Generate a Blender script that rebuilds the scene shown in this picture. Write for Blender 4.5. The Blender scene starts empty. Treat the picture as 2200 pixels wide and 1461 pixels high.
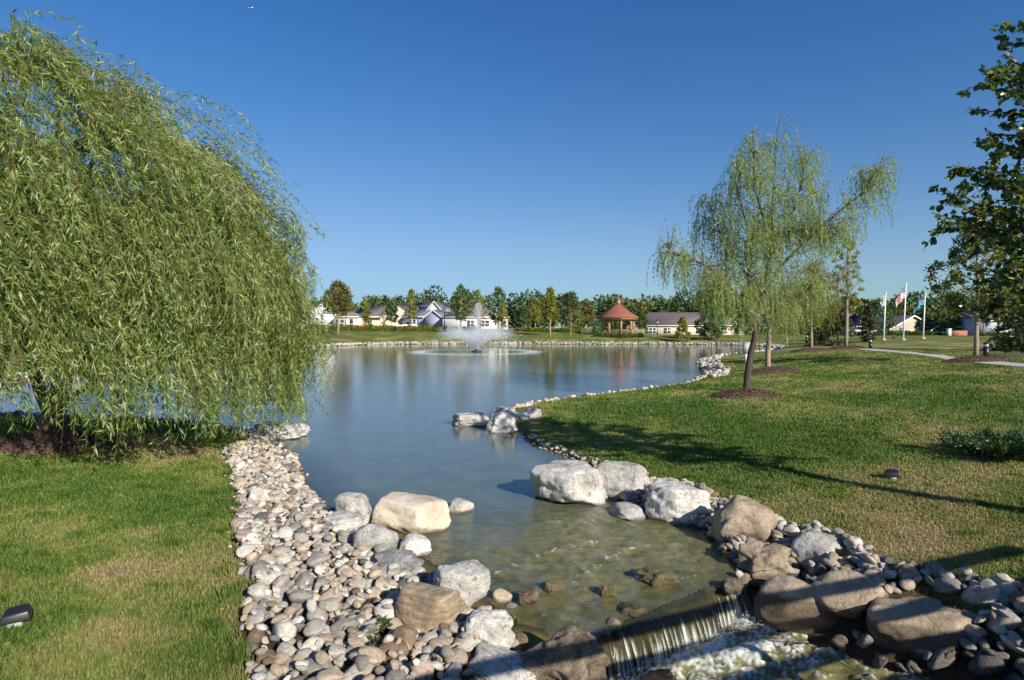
import bpy, bmesh, math, random
import numpy as np
from mathutils import Vector, noise as mnoise
random.seed(7); RNG = np.random.default_rng(11)
sc = bpy.context.scene
col = sc.collection
PI = math.pi
# ------------------------------------------------------------------ camera, sky, sun, exposure
W0, H0, F = 2200.0, 1461.0, 1250.0
PITCH = math.atan(30.5 / F); EYE = 3.0
cam_d = bpy.data.cameras.new('camera'); cam = bpy.data.objects.new('camera', cam_d); col.objects.link(cam)
cam.location = (0, 0, EYE); cam.rotation_euler = (PI/2 - PITCH, 0, 0)
cam_d.sensor_width = 36; cam_d.sensor_fit = 'HORIZONTAL'; cam_d.lens = 36*F/W0
cam_d.clip_start = 0.05; cam_d.clip_end = 8000
sc.camera = cam
SUN_EL = math.radians(27); SUN_V = Vector((0.60*math.cos(SUN_EL), -0.80*math.cos(SUN_EL), math.sin(SUN_EL)))
world = bpy.data.worlds.new("World"); sc.world = world; world.use_nodes = True
wn = world.node_tree; bg = wn.nodes['Background']
sky = wn.nodes.new('ShaderNodeTexSky'); sky.sky_type = 'NISHITA'; sky.sun_disc = False
sky.sun_elevation = SUN_EL; sky.sun_rotation = math.atan2(SUN_V.x, SUN_V.y)
sky.air_density = 1.0; sky.dust_density = 0.25; sky.ozone_density = 2.2; sky.altitude = 0
hsv = wn.nodes.new('ShaderNodeHueSaturation'); hsv.inputs['Saturation'].default_value = 1.36; hsv.inputs['Hue'].default_value = .512
# soft shoulder on the very bright horizon band, like a photograph's response: c / sqrt(1 + (c/c0)^2)
def wvm(op, a, b=None):
    n_ = wn.nodes.new('ShaderNodeVectorMath'); n_.operation = op; wn.links.new(a, n_.inputs[0])
    if isinstance(b, tuple): n_.inputs[1].default_value = b
    elif b is not None: wn.links.new(b, n_.inputs[1])
    return n_.outputs[0]
wn.links.new(sky.outputs[0], hsv.inputs['Color']); SKYK = 1/(.096*2**.50)
q_ = wvm('DIVIDE', hsv.outputs[0], (.39*SKYK, .69*SKYK, 1.2*SKYK)); q_ = wvm('MULTIPLY', q_, q_); q_ = wvm('ADD', q_, (1, 1, 1)); q_ = wvm('POWER', q_, (.5, .5, .5))
wn.links.new(wvm('DIVIDE', hsv.outputs[0], q_), bg.inputs[0]); bg.inputs[1].default_value = 0.096
sd = bpy.data.lights.new('sun', 'SUN'); sd.energy = 4.9; sd.angle = math.radians(0.53); sd.color = (1.0, 0.93, 0.82)
so = bpy.data.objects.new('sun', sd); col.objects.link(so); so.location = (20, -30, 40)
so.rotation_euler = SUN_V.to_track_quat('Z', 'Y').to_euler()
sc.view_settings.view_transform = 'Standard'; sc.view_settings.look = 'None'
sc.view_settings.exposure = 0.50; sc.view_settings.gamma = 1
sc.render.engine = 'CYCLES'
sc.cycles.transparent_max_bounces = 12; sc.cycles.max_bounces = 6

# ------------------------------------------------------------------ pixel <-> world helpers
cp, sp = math.cos(PITCH), math.sin(PITCH)
def ray(px, py):
    a, b = (px - W0/2)/F, (py - H0/2)/F
    return np.array([a, cp - b*sp, -sp - b*cp])
def at(px, py, y):                       # point on the pixel's ray at world depth y
    d = ray(px, py); t = y/d[1]; return np.array([0, 0, EYE]) + d*t
def onz(px, py, z=0.0):                  # point on the pixel's ray at height z
    d = ray(px, py); t = (z - EYE)/d[2]; return np.array([0, 0, EYE]) + d*t
def proj(P):
    P = np.asarray(P, float); x = P[..., 0]; y = P[..., 1]; z = P[..., 2] - EYE
    f = y*cp - z*sp; u = y*sp + z*cp
    return W0/2 + F*x/f, H0/2 - F*u/f

# ------------------------------------------------------------------ object helpers
def setp(o, label=None, cat=None, group=None, kind=None):
    if label: o['label'] = label
    if cat: o['category'] = cat
    if group: o['group'] = group
    if kind: o['kind'] = kind
    return o
def empty(name, loc, label, cat, group=None, rz=0.0):
    o = bpy.data.objects.new(name, None); col.objects.link(o); o.location = loc; o.rotation_euler = (0, 0, rz)
    o.empty_display_size = 0.2
    return setp(o, label, cat, group)
def np_mesh(name, V, polys, smooth=False):
    """polys: list of integer arrays (n,k)"""
    me = bpy.data.meshes.new(name)
    V = np.asarray(V, dtype=np.float32)
    polys = [np.asarray(p, dtype=np.int32) for p in polys if len(p)]
    me.vertices.add(len(V)); me.vertices.foreach_set('co', V.ravel())
    li = np.concatenate([p.ravel() for p in polys]) if polys else np.zeros(0, np.int32)
    tot = np.concatenate([np.full(len(p), p.shape[1], np.int32) for p in polys])
    st = np.concatenate([[0], np.cumsum(tot)[:-1]]).astype(np.int32)
    me.loops.add(len(li)); me.loops.foreach_set('vertex_index', li)
    me.polygons.add(len(tot)); me.polygons.foreach_set('loop_start', st)
    try: me.polygons.foreach_set('loop_total', tot)
    except Exception: pass
    me.update(calc_edges=True)
    if smooth: me.polygons.foreach_set('use_smooth', np.ones(len(tot), bool))
    me.validate()
    return me
def attr(me, name, vals):
    a = me.attributes.new(name, 'FLOAT', 'POINT'); a.data.foreach_set('value', np.asarray(vals, np.float32))
def link(name, me, m, parent=None):
    o = bpy.data.objects.new(name, me); col.objects.link(o)
    if m is not None:
        if len(me.materials) == 0: me.materials.append(m)
    if parent is not None: o.parent = parent
    return o
class MB:
    """collects boxes, prisms and tubes into one mesh"""
    def __init__(s): s.V = []; s.P = {}; s.n = 0
    def add(s, V, F_):
        V = np.asarray(V, float).reshape(-1, 3)
        for f in F_: s.P.setdefault(len(f), []).append([i + s.n for i in f])
        s.V.append(V); s.n += len(V); return s
    def box(s, x0, x1, y0, y1, z0, z1):
        return s.add([(x0,y0,z0),(x1,y0,z0),(x1,y1,z0),(x0,y1,z0),(x0,y0,z1),(x1,y0,z1),(x1,y1,z1),(x0,y1,z1)],
                     [(0,3,2,1),(4,5,6,7),(0,1,5,4),(1,2,6,5),(2,3,7,6),(3,0,4,7)])
    def tube(s, pts, rad, n=8, cap=True):
        pts = [Vector(p) for p in pts]
        if not hasattr(rad, '__len__'): rad = [rad]*len(pts)
        V = []; ref = Vector((0.3, 0.2, 1)).normalized()
        for i, p in enumerate(pts):
            d = (pts[min(i+1, len(pts)-1)] - pts[max(i-1, 0)]).normalized()
            a = d.cross(ref)
            if a.length < 1e-3: a = d.cross(Vector((1, 0, 0)))
            a.normalize(); b = d.cross(a)
            for k in range(n):
                t = 2*PI*k/n; V.append(p + (a*math.cos(t) + b*math.sin(t))*rad[i])
        Fs = []
        for i in range(len(pts)-1):
            for k in range(n):
                k2 = (k+1) % n; Fs.append((i*n+k, i*n+k2, (i+1)*n+k2, (i+1)*n+k))
        if cap: Fs.append(tuple(range(n))[::-1]); Fs.append(tuple((len(pts)-1)*n+k for k in range(n)))
        return s.add(V, Fs)
    def lathe(s, prof, n=16, c=(0, 0, 0)):
        V = []; 
        for r, z in prof:
            for k in range(n):
                t = 2*PI*(k+.5)/n; V.append((c[0]+r*math.cos(t), c[1]+r*math.sin(t), c[2]+z))
        Fs = []
        for i in range(len(prof)-1):
            for k in range(n): Fs.append((i*n+k, i*n+(k+1) % n, (i+1)*n+(k+1) % n, (i+1)*n+k))
        Fs.append(tuple(range(n))[::-1]); Fs.append(tuple((len(prof)-1)*n+k for k in range(n)))
        return s.add(V, Fs)
    def build(s, name, m, parent=None, smooth=False):
        V = np.concatenate(s.V); me = np_mesh(name, V, [np.array(p) for p in s.P.values()], smooth)
        return link(name, me, m, parent)
def nv(x, y, z, f=1.0): return mnoise.noise(Vector((x*f, y*f, z*f)))
def smooth01(a, b, x):
    t = np.clip((x - a)/(b - a), 0, 1); return t*t*(3 - 2*t)
# cheap vectorised value-noise (sum of rotated sines) for height and masks
def vnoise(x, y, f, seed=0, oct=4):
    r = np.random.default_rng(seed); out = 0; amp = 1.0; tot = 0
    for o in range(oct):
        for k in range(3):
            a = r.uniform(0, 2*PI); ph = r.uniform(0, 2*PI); ff = f*(1.9**o)*r.uniform(.75, 1.3)
            ph2 = r.uniform(0, 2*PI)
            out = out + amp*np.sin(ff*(x*math.cos(a)+y*math.sin(a)) + ph + 1.3*np.sin(ff*.6*(y*math.cos(a)-x*math.sin(a)) + ph2))
        tot += amp*1.7; amp *= .55
    return out/tot

# ------------------------------------------------------------------ materials
MATS = {}
def new_mat(name):
    m = bpy.data.materials.new(name); m.use_nodes = True; nt = m.node_tree
    for n in list(nt.nodes):
        if n.type != 'OUTPUT_MATERIAL': nt.nodes.remove(n)
    out = nt.nodes['Material Output'] if 'Material Output' in nt.nodes else nt.nodes.new('ShaderNodeOutputMaterial')
    MATS[name] = m; return m, nt, out
def N(nt, t, **k):
    n = nt.nodes.new(t)
    for a, v in k.items():
        if a.startswith('i_'):
            n.inputs[int(a[2:]) if a[2:].isdigit() else a[2:].replace('_', ' ')].default_value = v
        else: setattr(n, a, v)
    return n
def L(nt, a, b): nt.links.new(a, b)
def ramp(nt, fac, stops):
    r = nt.nodes.new('ShaderNodeValToRGB'); e = r.color_ramp.elements
    while len(e) < len(stops): e.new(0.5)
    for i, (p, c) in enumerate(stops): e[i].position = p; e[i].color = (*c, 1)
    L(nt, fac, r.inputs[0]); return r.outputs[0]
def noise_n(nt, scale, detail=5, rough=.6, vec=None, dist=0.0):
    n = N(nt, 'ShaderNodeTexNoise'); n.inputs['Scale'].default_value = scale; n.inputs['Detail'].default_value = detail
    n.inputs['Roughness'].default_value = rough; n.inputs['Distortion'].default_value = dist
    if vec is not None: L(nt, vec, n.inputs['Vector'])
    return n.outputs['Fac']
def objco(nt, which='Object'):
    return N(nt, 'ShaderNodeTexCoord').outputs[which]
def mapping(nt, vec, scale=(1,1,1), rot=(0,0,0)):
    m = N(nt, 'ShaderNodeMapping'); m.inputs['Scale'].default_value = scale; m.inputs['Rotation'].default_value = rot
    L(nt, vec, m.inputs['Vector']); return m.outputs[0]
def simple(name, c, rough=.7, metal=0.0, var=.12, scale=6.0, bump=0.0, bscale=30., spec=.5):
    if name in MATS: return MATS[name]
    m, nt, out = new_mat(name); b = N(nt, 'ShaderNodeBsdfPrincipled')
    v = objco(nt); f = noise_n(nt, scale, 4, .6, v)
    c0 = tuple(x*(1-var) for x in c); c1 = tuple(min(1, x*(1+var)) for x in c)
    L(nt, ramp(nt, f, [(.3, c0), (.7, c1)]), b.inputs['Base Color'])
    b.inputs['Roughness'].default_value = rough; b.inputs['Metallic'].default_value = metal
    b.inputs['Specular IOR Level'].default_value = spec
    if bump:
        bp = N(nt, 'ShaderNodeBump'); bp.inputs['Strength'].default_value = bump; bp.inputs['Distance'].default_value = .02
        L(nt, noise_n(nt, bscale, 6, .65, v), bp.inputs['Height']); L(nt, bp.outputs[0], b.inputs['Normal'])
    L(nt, b.outputs[0], out.inputs[0]); return m
def rock_mat(name, c_lo, c_mid, c_hi, scale=4.0, stripes=False, wet=0.0, bump=.6, speck=.3):
    m, nt, out = new_mat(name); b = N(nt, 'ShaderNodeBsdfPrincipled')
    v = objco(nt); oi = N(nt, 'ShaderNodeObjectInfo')
    va = N(nt, 'ShaderNodeVectorMath', operation='ADD'); L(nt, v, va.inputs[0])
    sc3 = N(nt, 'ShaderNodeVectorMath', operation='SCALE'); L(nt, oi.outputs['Random'], sc3.inputs['Scale']); sc3.inputs[0].default_value = (9, 7, 5)
    L(nt, sc3.outputs[0], va.inputs[1]); v = va.outputs[0]
    if stripes:
        vv = mapping(nt, v, (1.2, 1.2, 9), (0.35, -.25, 0)); f = noise_n(nt, scale, 6, .65, vv, .6)
    else: f = noise_n(nt, scale, 7, .62, v, .5)
    colr = ramp(nt, f, [(.30, c_lo), (.48, c_mid), (.66, c_hi)])
    # fine dark mineral specks and veins
    f2 = noise_n(nt, scale*4.5, 8, .78, v, 1.6)
    mx = N(nt, 'ShaderNodeMix', data_type='RGBA', blend_type='MULTIPLY'); mx.inputs[0].default_value = speck*1.6
    L(nt, colr, mx.inputs[6]); L(nt, ramp(nt, f2, [(.36, (.25, .23, .2)), (.5, (1, 1, 1))]), mx.inputs[7])
    # per-stone brightness
    mr = N(nt, 'ShaderNodeMapRange'); L(nt, oi.outputs['Random'], mr.inputs[0]); mr.inputs[3].default_value = .78; mr.inputs[4].default_value = 1.12
    sm = N(nt, 'ShaderNodeVectorMath', operation='SCALE'); L(nt, mx.outputs[2], sm.inputs[0]); L(nt, mr.outputs[0], sm.inputs['Scale'])
    # stained wet rim just above the two water levels
    gp = N(nt, 'ShaderNodeNewGeometry'); sx_ = N(nt, 'ShaderNodeSeparateXYZ'); L(nt, gp.outputs['Position'], sx_.inputs[0])
    wn1 = N(nt, 'ShaderNodeMath', operation='MULTIPLY_ADD'); L(nt, f, wn1.inputs[0]); wn1.inputs[1].default_value = -.10; L(nt, sx_.outputs['Z'], wn1.inputs[2])
    wr = N(nt, 'ShaderNodeMapRange'); L(nt, wn1.outputs[0], wr.inputs[0]); wr.inputs[1].default_value = -.035; wr.inputs[2].default_value = .0; wr.inputs[3].default_value = .42; wr.inputs[4].default_value = 1.0
    s2_ = N(nt, 'ShaderNodeVectorMath', operation='SCALE'); L(nt, sm.outputs[0], s2_.inputs[0]); L(nt, wr.outputs[0], s2_.inputs['Scale'])
    L(nt, s2_.outputs[0], b.inputs['Base Color'])
    b.inputs['Roughness'].default_value = .85 - .6*wet; b.inputs['Specular IOR Level'].default_value = .3 + .3*wet
    ad = N(nt, 'ShaderNodeMath', operation='ADD'); L(nt, noise_n(nt, scale*1.6, 8, .7, v, .3), ad.inputs[0])
    ml = N(nt, 'ShaderNodeMath', operation='MULTIPLY'); ml.inputs[1].default_value = .35; L(nt, f2, ml.inputs[0]); L(nt, ml.outputs[0], ad.inputs[1])
    bp = N(nt, 'ShaderNodeBump'); bp.inputs['Strength'].default_value = bump; bp.inputs['Distance'].default_value = .09
    L(nt, ad.outputs[0], bp.inputs['Height']); L(nt, bp.outputs[0], b.inputs['Normal'])
    L(nt, b.outputs[0], out.inputs[0]); return m
def leaf_mat(name, stops, trans=.35, gloss=.12, rough=.45):
    m, nt, out = new_mat(name)
    a = N(nt, 'ShaderNodeAttribute', attribute_name='rnd')
    c = ramp(nt, a.outputs['Fac'], stops)
    b = N(nt, 'ShaderNodeBsdfPrincipled'); L(nt, c, b.inputs['Base Color']); b.inputs['Roughness'].default_value = rough
    b.inputs['Specular IOR Level'].default_value = gloss*3
    t = N(nt, 'ShaderNodeBsdfTranslucent')
    mx = N(nt, 'ShaderNodeMix', data_type='RGBA', blend_type='MULTIPLY'); mx.inputs[0].default_value = 1.0
    L(nt, c, mx.inputs[6]); mx.inputs[7].default_value = (1.15, 1.25, .55, 1); L(nt, mx.outputs[2], t.inputs[0])
    s = N(nt, 'ShaderNodeMixShader'); s.inputs[0].default_value = trans
    L(nt, b.outputs[0], s.inputs[1]); L(nt, t.outputs[0], s.inputs[2]); L(nt, s.outputs[0], out.inputs[0]); return m
M_bark = simple('bark', (.16, .105, .07), .9, var=.45, scale=22, bump=.9, bscale=40)
M_bark_pale = simple('pale_bark', (.30, .24, .18), .9, var=.3, scale=18, bump=.6, bscale=50)
M_bark_dark = simple('dark_bark', (.07, .05, .04), .9, var=.4, scale=22, bump=.9, bscale=40)
M_twig = simple('twig', (.24, .17, .06), .7, var=.3)
M_leaf_w1 = leaf_mat('willow_leaf', [(0, (.045, .09, .015)), (.35, (.10, .18, .03)), (.62, (.24, .32, .07)), (.82, (.42, .52, .28)), (1, (.50, .46, .14))], .38)
M_leaf_w2 = leaf_mat('willow_leaf_cool', [(0, (.12, .21, .05)), (.5, (.25, .37, .10)), (.85, (.45, .56, .28)), (1, (.56, .56, .2))], .42)
M_leaf_w3 = leaf_mat('willow_leaf_yellow', [(0, (.10, .15, .02)), (.5, (.19, .24, .04)), (1, (.33, .33, .07))], .45)
M_leaf_birch = leaf_mat('birch_leaf', [(0, (.03, .065, .02)), (.6, (.065, .13, .035)), (.85, (.17, .22, .05)), (1, (.48, .40, .10))], .28, .2, .35)
M_leaf_oak = leaf_mat('maple_leaf', [(0, (.05, .09, .02)), (.5, (.12, .16, .03)), (.8, (.27, .25, .05)), (1, (.45, .28, .06))], .38)
M_leaf_mid = leaf_mat('green_leaf', [(0, (.035, .075, .018)), (.55, (.085, .15, .032)), (1, (.17, .22, .05))], .3)
M_leaf_yel = leaf_mat('yellowing_leaf', [(0, (.09, .13, .02)), (.5, (.22, .24, .04)), (.85, (.36, .33, .07)), (1, (.40, .20, .05))], .38)
M_leaf_rus = leaf_mat('russet_leaf', [(0, (.06, .08, .02)), (.45, (.14, .14, .03)), (.8, (.22, .17, .04)), (1, (.33, .15, .04))], .33)
M_leaf_wood = leaf_mat('woodland_leaf', [(0, (.03, .06, .02)), (.5, (.075, .12, .035)), (.85, (.15, .175, .05)), (1, (.24, .20, .06))], .22)
M_needle = leaf_mat('spruce_needle', [(0, (.02, .045, .022)), (.6, (.045, .085, .035)), (1, (.11, .13, .05))], .15)
M_needle_br = leaf_mat('browning_needle', [(0, (.035, .05, .022)), (.5, (.09, .09, .035)), (1, (.16, .12, .05))], .15)
M_needle_dk = leaf_mat('juniper_needle', [(0, (.015, .04, .012)), (.7, (.035, .085, .02)), (1, (.09, .16, .04))], .15)
M_hedge = leaf_mat('hedge_leaf', [(0, (.05, .09, .02)), (.4, (.14, .19, .03)), (.7, (.26, .26, .04)), (1, (.38, .15, .03))], .3)
M_mulch = simple('mulch', (.12, .07, .045), .95, var=.6, scale=30, bump=1.0, bscale=45)
M_wall_w = simple('white_siding', (.84, .83, .80), .6, var=.03, scale=2)
M_wall_c = simple('cream_siding', (.66, .56, .42), .65, var=.04, scale=2)
M_wall_g = simple('grey_siding', (.30, .36, .44), .65, var=.05, scale=2)
M_wall_t = simple('tan_siding', (.62, .52, .38), .65, var=.05, scale=2)
M_wall_b = simple('pale_blue_siding', (.42, .47, .52), .65, var=.05, scale=2)
M_roof_b = simple('brown_shingle', (.17, .135, .125), .9, var=.22, scale=3, bump=.3)
M_roof_g = simple('grey_shingle', (.17, .175, .20), .9, var=.2, scale=3, bump=.3)
M_roof_d = simple('dark_shingle', (.035, .037, .06), .9, var=.2, scale=3, bump=.3)
M_roof_r = simple('red_shingle', (.27, .085, .055), .85, var=.22, scale=9, bump=.3)
M_trim = simple('white_trim', (.80, .79, .76), .5, var=.02)
M_glass = simple('window_glass', (.05, .06, .08), .08, var=.1, spec=.8)
M_cedar = simple('cedar', (.36, .22, .12), .6, var=.2, scale=5)
M_lumber = simple('weathered_lumber', (.30, .25, .20), .85, var=.25, scale=4, bump=.4)
M_black = simple('black_metal', (.015, .016, .018), .4, var=.1, spec=.5)
M_lampglass = simple('lamp_glass', (.65, .66, .66), .2, var=.05)
M_greybox = simple('grey_enamel', (.33, .36, .35), .45, var=.05)
M_white = simple('white_paint', (.80, .81, .82), .35, var=.02)
M_red = simple('red_paint', (.48, .03, .03), .45, var=.05)
M_concrete = simple('concrete', (.48, .42, .36), .85, var=.1, scale=3, bump=.2)
M_tyre = simple('rubber', (.02, .02, .02), .8)
M_brick = simple('brick', (.36, .14, .08), .85, var=.3, scale=10)
M_pot = simple('terracotta', (.42, .10, .05), .7)
# stones: name -> material
RC = {
 'white': rock_mat('stone_white', (.42, .38, .32), (.66, .61, .52), (.80, .76, .67), 5, speck=.35),
 'pale grey': rock_mat('stone_pale_grey', (.32, .29, .25), (.50, .46, .39), (.62, .57, .49), 6, speck=.35),
 'grey': rock_mat('stone_grey', (.19, .18, .16), (.32, .30, .26), (.44, .41, .36), 7, speck=.3),
 'dark grey': rock_mat('stone_dark', (.08, .08, .08), (.14, .135, .13), (.22, .21, .20), 7, speck=.25),
 'tan': rock_mat('stone_tan', (.34, .26, .17), (.54, .43, .30), (.66, .56, .42), 6, speck=.25),
 'pink': rock_mat('stone_pink', (.34, .24, .19), (.48, .37, .30), (.60, .49, .41), 6, speck=.25),
 'brown': rock_mat('stone_brown', (.15, .105, .065), (.25, .18, .115), (.34, .26, .17), 6, speck=.3),
 'cream': rock_mat('boulder_cream', (.50, .40, .28), (.66, .56, .42), (.74, .66, .54), 2.6, speck=.2),
 'boulder white': rock_mat('boulder_white', (.36, .33, .29), (.64, .61, .55), (.84, .81, .75), 3.2, speck=.6, bump=.9),
 'boulder grey': rock_mat('boulder_grey', (.25, .245, .24), (.42, .41, .39), (.60, .58, .54), 3.6, speck=.5, bump=.9),
 'boulder tan': rock_mat('boulder_tan', (.24, .18, .12), (.42, .33, .23), (.58, .48, .35), 3.0, speck=.35, bump=.9),
 'boulder brown': rock_mat('boulder_brown', (.16, .11, .07), (.36, .27, .18), (.52, .42, .29), 2.4, speck=.25, bump=.5),
 'striped': rock_mat('boulder_striped', (.19, .14, .08), (.33, .25, .16), (.50, .41, .28), 2.2, stripes=True, speck=.2, bump=.7),
 'grainy': rock_mat('boulder_grainy', (.11, .085, .06), (.27, .21, .15), (.48, .39, .27), 8, speck=.6, bump=1.0),
 'mossy': rock_mat('boulder_mossy', (.05, .06, .015), (.14, .12, .04), (.25, .18, .10), 7, wet=.9, speck=.3),
 'wet brown': rock_mat('boulder_wet', (.05, .035, .02), (.12, .08, .04), (.22, .15, .09), 6, wet=.9, speck=.3),
 'rusty': rock_mat('boulder_rusty', (.12, .05, .02), (.26, .12, .05), (.36, .20, .10), 5, wet=.8, speck=.2),
}

# ------------------------------------------------------------------ pond, stream and terrain
def catmull(P, n=6, closed=True):
    P = np.asarray(P, float); out = []; m = len(P)
    for i in range(m if closed else m-1):
        p0 = P[(i-1) % m] if (closed or i > 0) else P[0]; p1 = P[i]; p2 = P[(i+1) % m]
        p3 = P[(i+2) % m] if (closed or i < m-2) else P[-1]
        for k in range(n):
            t = k/n
            out.append(.5*((2*p1)+(-p0+p2)*t+(2*p0-5*p1+4*p2-p3)*t*t+(-p0+3*p1-3*p2+p3)*t**3))
    return np.array(out)
WL = onz(1296, 1368)[:2]; WR = onz(1612, 1236)[:2]         # ends of the weir crest
pond_px = [(1200,1358),(1110,1338),(1062,1305),(1045,1262),(935,1212),(905,1190),(880,1150),(800,1112),(705,1085),(665,1045),
 (640,1000),(610,968),(575,948),(520,932),(450,917),(330,908),(200,902),(0,895),(-400,886),(-520,872),(-400,856),(-150,846),(0,836),
 (120,806),(250,783),(400,765),(560,752),(660,747),(800,741),(1000,739),(1150,739.5),(1300,740),(1450,740),(1560,741),(1640,744),(1672,749),
 (1640,757),(1580,764),(1520,772),(1502,785),(1515,803),(1490,822),(1400,838),(1300,850),(1200,862),(1120,876),(1075,888),(1065,900),
 (1112,928),(1150,955),(1230,985),(1290,1012),(1330,1070),(1400,1098),(1500,1130),(1560,1168),(1590,1200)]
pond_w = [onz(*p)[:2] for p in pond_px]
cur = catmull(pond_w, 4, False)
POND = np.vstack([[WL], cur, [pond_w[-1]], [WR]])
low_px = [(1650,1285),(1740,1372),(1900,1432),(2060,1480)]
STREAM = np.vstack([[WR + [0.02, 0]], [WL + [-.02, 0]], [onz(1296,1461,-.4)[:2]], [(.35, 4.2), (0.1, 2.0), (0.0, -1), (-1, -8), (-1, -30), (4, -30), (4, -8), (3.9, -1), (4.1, 2.4), (4.6, 4.2)],
                    [onz(*p, -.4)[:2] for p in low_px[::-1]]])
def sdist(X, Y, poly):
    """signed distance, negative inside"""
    P = np.stack([X.ravel(), Y.ravel()], 1); n = len(poly); best = np.full(len(P), 1e18); ins = np.zeros(len(P), bool)
    for i in range(n):
        a = poly[i]; b = poly[(i+1) % n]; ab = b-a; ap = P-a
        t = np.clip((ap@ab)/max(ab@ab, 1e-12), 0, 1); d = ap - t[:, None]*ab
        best = np.minimum(best, (d*d).sum(1))
        c = ((a[1] > P[:, 1]) != (b[1] > P[:, 1]))
        if abs(b[1]-a[1]) > 1e-12: ins ^= c & (P[:, 0] < (b[0]-a[0])*(P[:, 1]-a[1])/(b[1]-a[1]) + a[0])
    d = np.sqrt(best); return np.where(ins, -d, d).reshape(X.shape)
weir_dir = (WR-WL)/np.linalg.norm(WR-WL); weir_up = np.array([-weir_dir[1], weir_dir[0]])
def terrain(X, Y, parts=False):
    X = np.asarray(X, float); Y = np.asarray(Y, float)
    dp = sdist(X, Y, POND); ds = sdist(X, Y, STREAM)
    left = smooth01(3.0, -1.0, X) if False else 1 - smooth01(-2.5, 2.5, X - 0.08*Y)
    far = smooth01(70, 112, Y)
    plat = (0.50*left + (0.62 + 0.60*smooth01(5, 26, X))*(1-left))
    farp = 1.35 + .75*(1 - smooth01(-5, 30, X)) - .25*smooth01(30, 60, X) + .35*smooth01(110, 150, Y)*(1 - smooth01(-5, 15, X)) - .6*smooth01(112, 135, Y)*smooth01(10, 30, X)
    plat = plat*(1-far) + farp*far
    Lc = (2.6*left + 6.5*(1-left))*(1-far) + 7*far
    d = np.maximum(dp, 0)
    lip = .05*left + .12*(1-left)
    zu = lip*(1-np.exp(-d/.25)) + (plat-lip)*(1-np.exp(-d/Lc))
    d2 = np.maximum(ds, 0)
    zl = -.40 + .16*(1-np.exp(-d2/.2)) + 1.0*(1-np.exp(-d2/1.7)) + .5*np.maximum(ds-2.5, 0)
    z = np.minimum(zu, zl)
    # under the upper water
    di = np.maximum(-dp, 0)
    upw = (X-WL[0])*weir_up[0] + (Y-WL[1])*weir_up[1]
    depth = .10 + .16*smooth01(.0, 1.0, di) + .9*smooth01(3.0, 7.0, upw)*smooth01(.2, 2.5, di)
    zin = -(1-np.exp(-di/.18))*depth + .04*vnoise(X, Y, 5, 3)*(di > .1)
    z = np.where(dp < 0, zin, z)
    dj = np.maximum(-ds, 0)
    z = np.where((ds < 0) & (dp >= 0), -.40 - .30*(1-np.exp(-dj/.2)), z)
    land = (dp > .0) & (ds > 0)
    z = z + np.where(land, .05*vnoise(X, Y, .55, 5, 3)*smooth01(.5, 4, np.minimum(dp, ds)) + .012*vnoise(X, Y, 3.2, 6, 3)*smooth01(.2, 1, np.minimum(dp, ds)), 0)
    if parts: return z, dp, ds
    return z
GRID = {}; NX, NY = 640, 720
def look(x, y, *names):
    x = np.asarray(x, float); y = np.asarray(y, float)
    fi = (np.arcsinh(x/9)/5+1)/2*(NX-1); fj = ((np.arcsinh((y-7)/8)/5)+.82)/1.82*(NY-1)
    i = np.clip(fi.astype(int), 0, NX-2); j = np.clip(fj.astype(int), 0, NY-2)
    x0 = gx[i]; x1 = gx[i+1]; y0 = gy[j]; y1 = gy[j+1]; a = (x-x0)/(x1-x0); b = (y-y0)/(y1-y0)
    o = []
    for n_ in names:
        G = GRID[n_]; o.append((G[j, i]*(1-a)+G[j, i+1]*a)*(1-b) + (G[j+1, i]*(1-a)+G[j+1, i+1]*a)*b)
    return o[0] if len(o) == 1 else o
def tz(x, y): return float(look(np.array([x]), np.array([y]), 'z')[0])
def ground(px, py):
    """first hit of the pixel's ray with the terrain"""
    d = ray(px, py); t = np.concatenate([np.arange(2, 40, .05), np.arange(40, 320, .25)]); P = np.array([0, 0, EYE]) + d[None]*t[:, None]
    z = look(P[:, 0], P[:, 1], 'z'); k = np.nonzero(P[:, 2] <= z)[0]
    i = k[0] if len(k) else len(t)-1
    return np.array([P[i, 0], P[i, 1], z[i]])

pass
u = np.linspace(-1, 1, NX); gx = 9*np.sinh(5.0*u)/1.0
v = np.linspace(-.82, 1, NY); gy = 7 + 8*np.sinh(5.0*v)
X, Y = np.meshgrid(gx, gy)
Z, DP, DS = terrain(X, Y, True)
idx = np.arange(NX*NY).reshape(NY, NX)
quads = np.stack([idx[:-1, :-1], idx[:-1, 1:], idx[1:, 1:], idx[1:, :-1]], -1).reshape(-1, 4)
me = np_mesh('ground', np.stack([X, Y, Z], -1).reshape(-1, 3), [quads], True)
def bank_w(X, Y):
    """width of the stony strip along the water"""
    w = np.full(X.shape, .30)
    leftb = (X < 1.2) & (Y < 13.2)
    w = np.where(leftb & (Y < 13), 1.0, w)
    w = np.where(Y > 60, 1.3, w)
    return w
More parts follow.
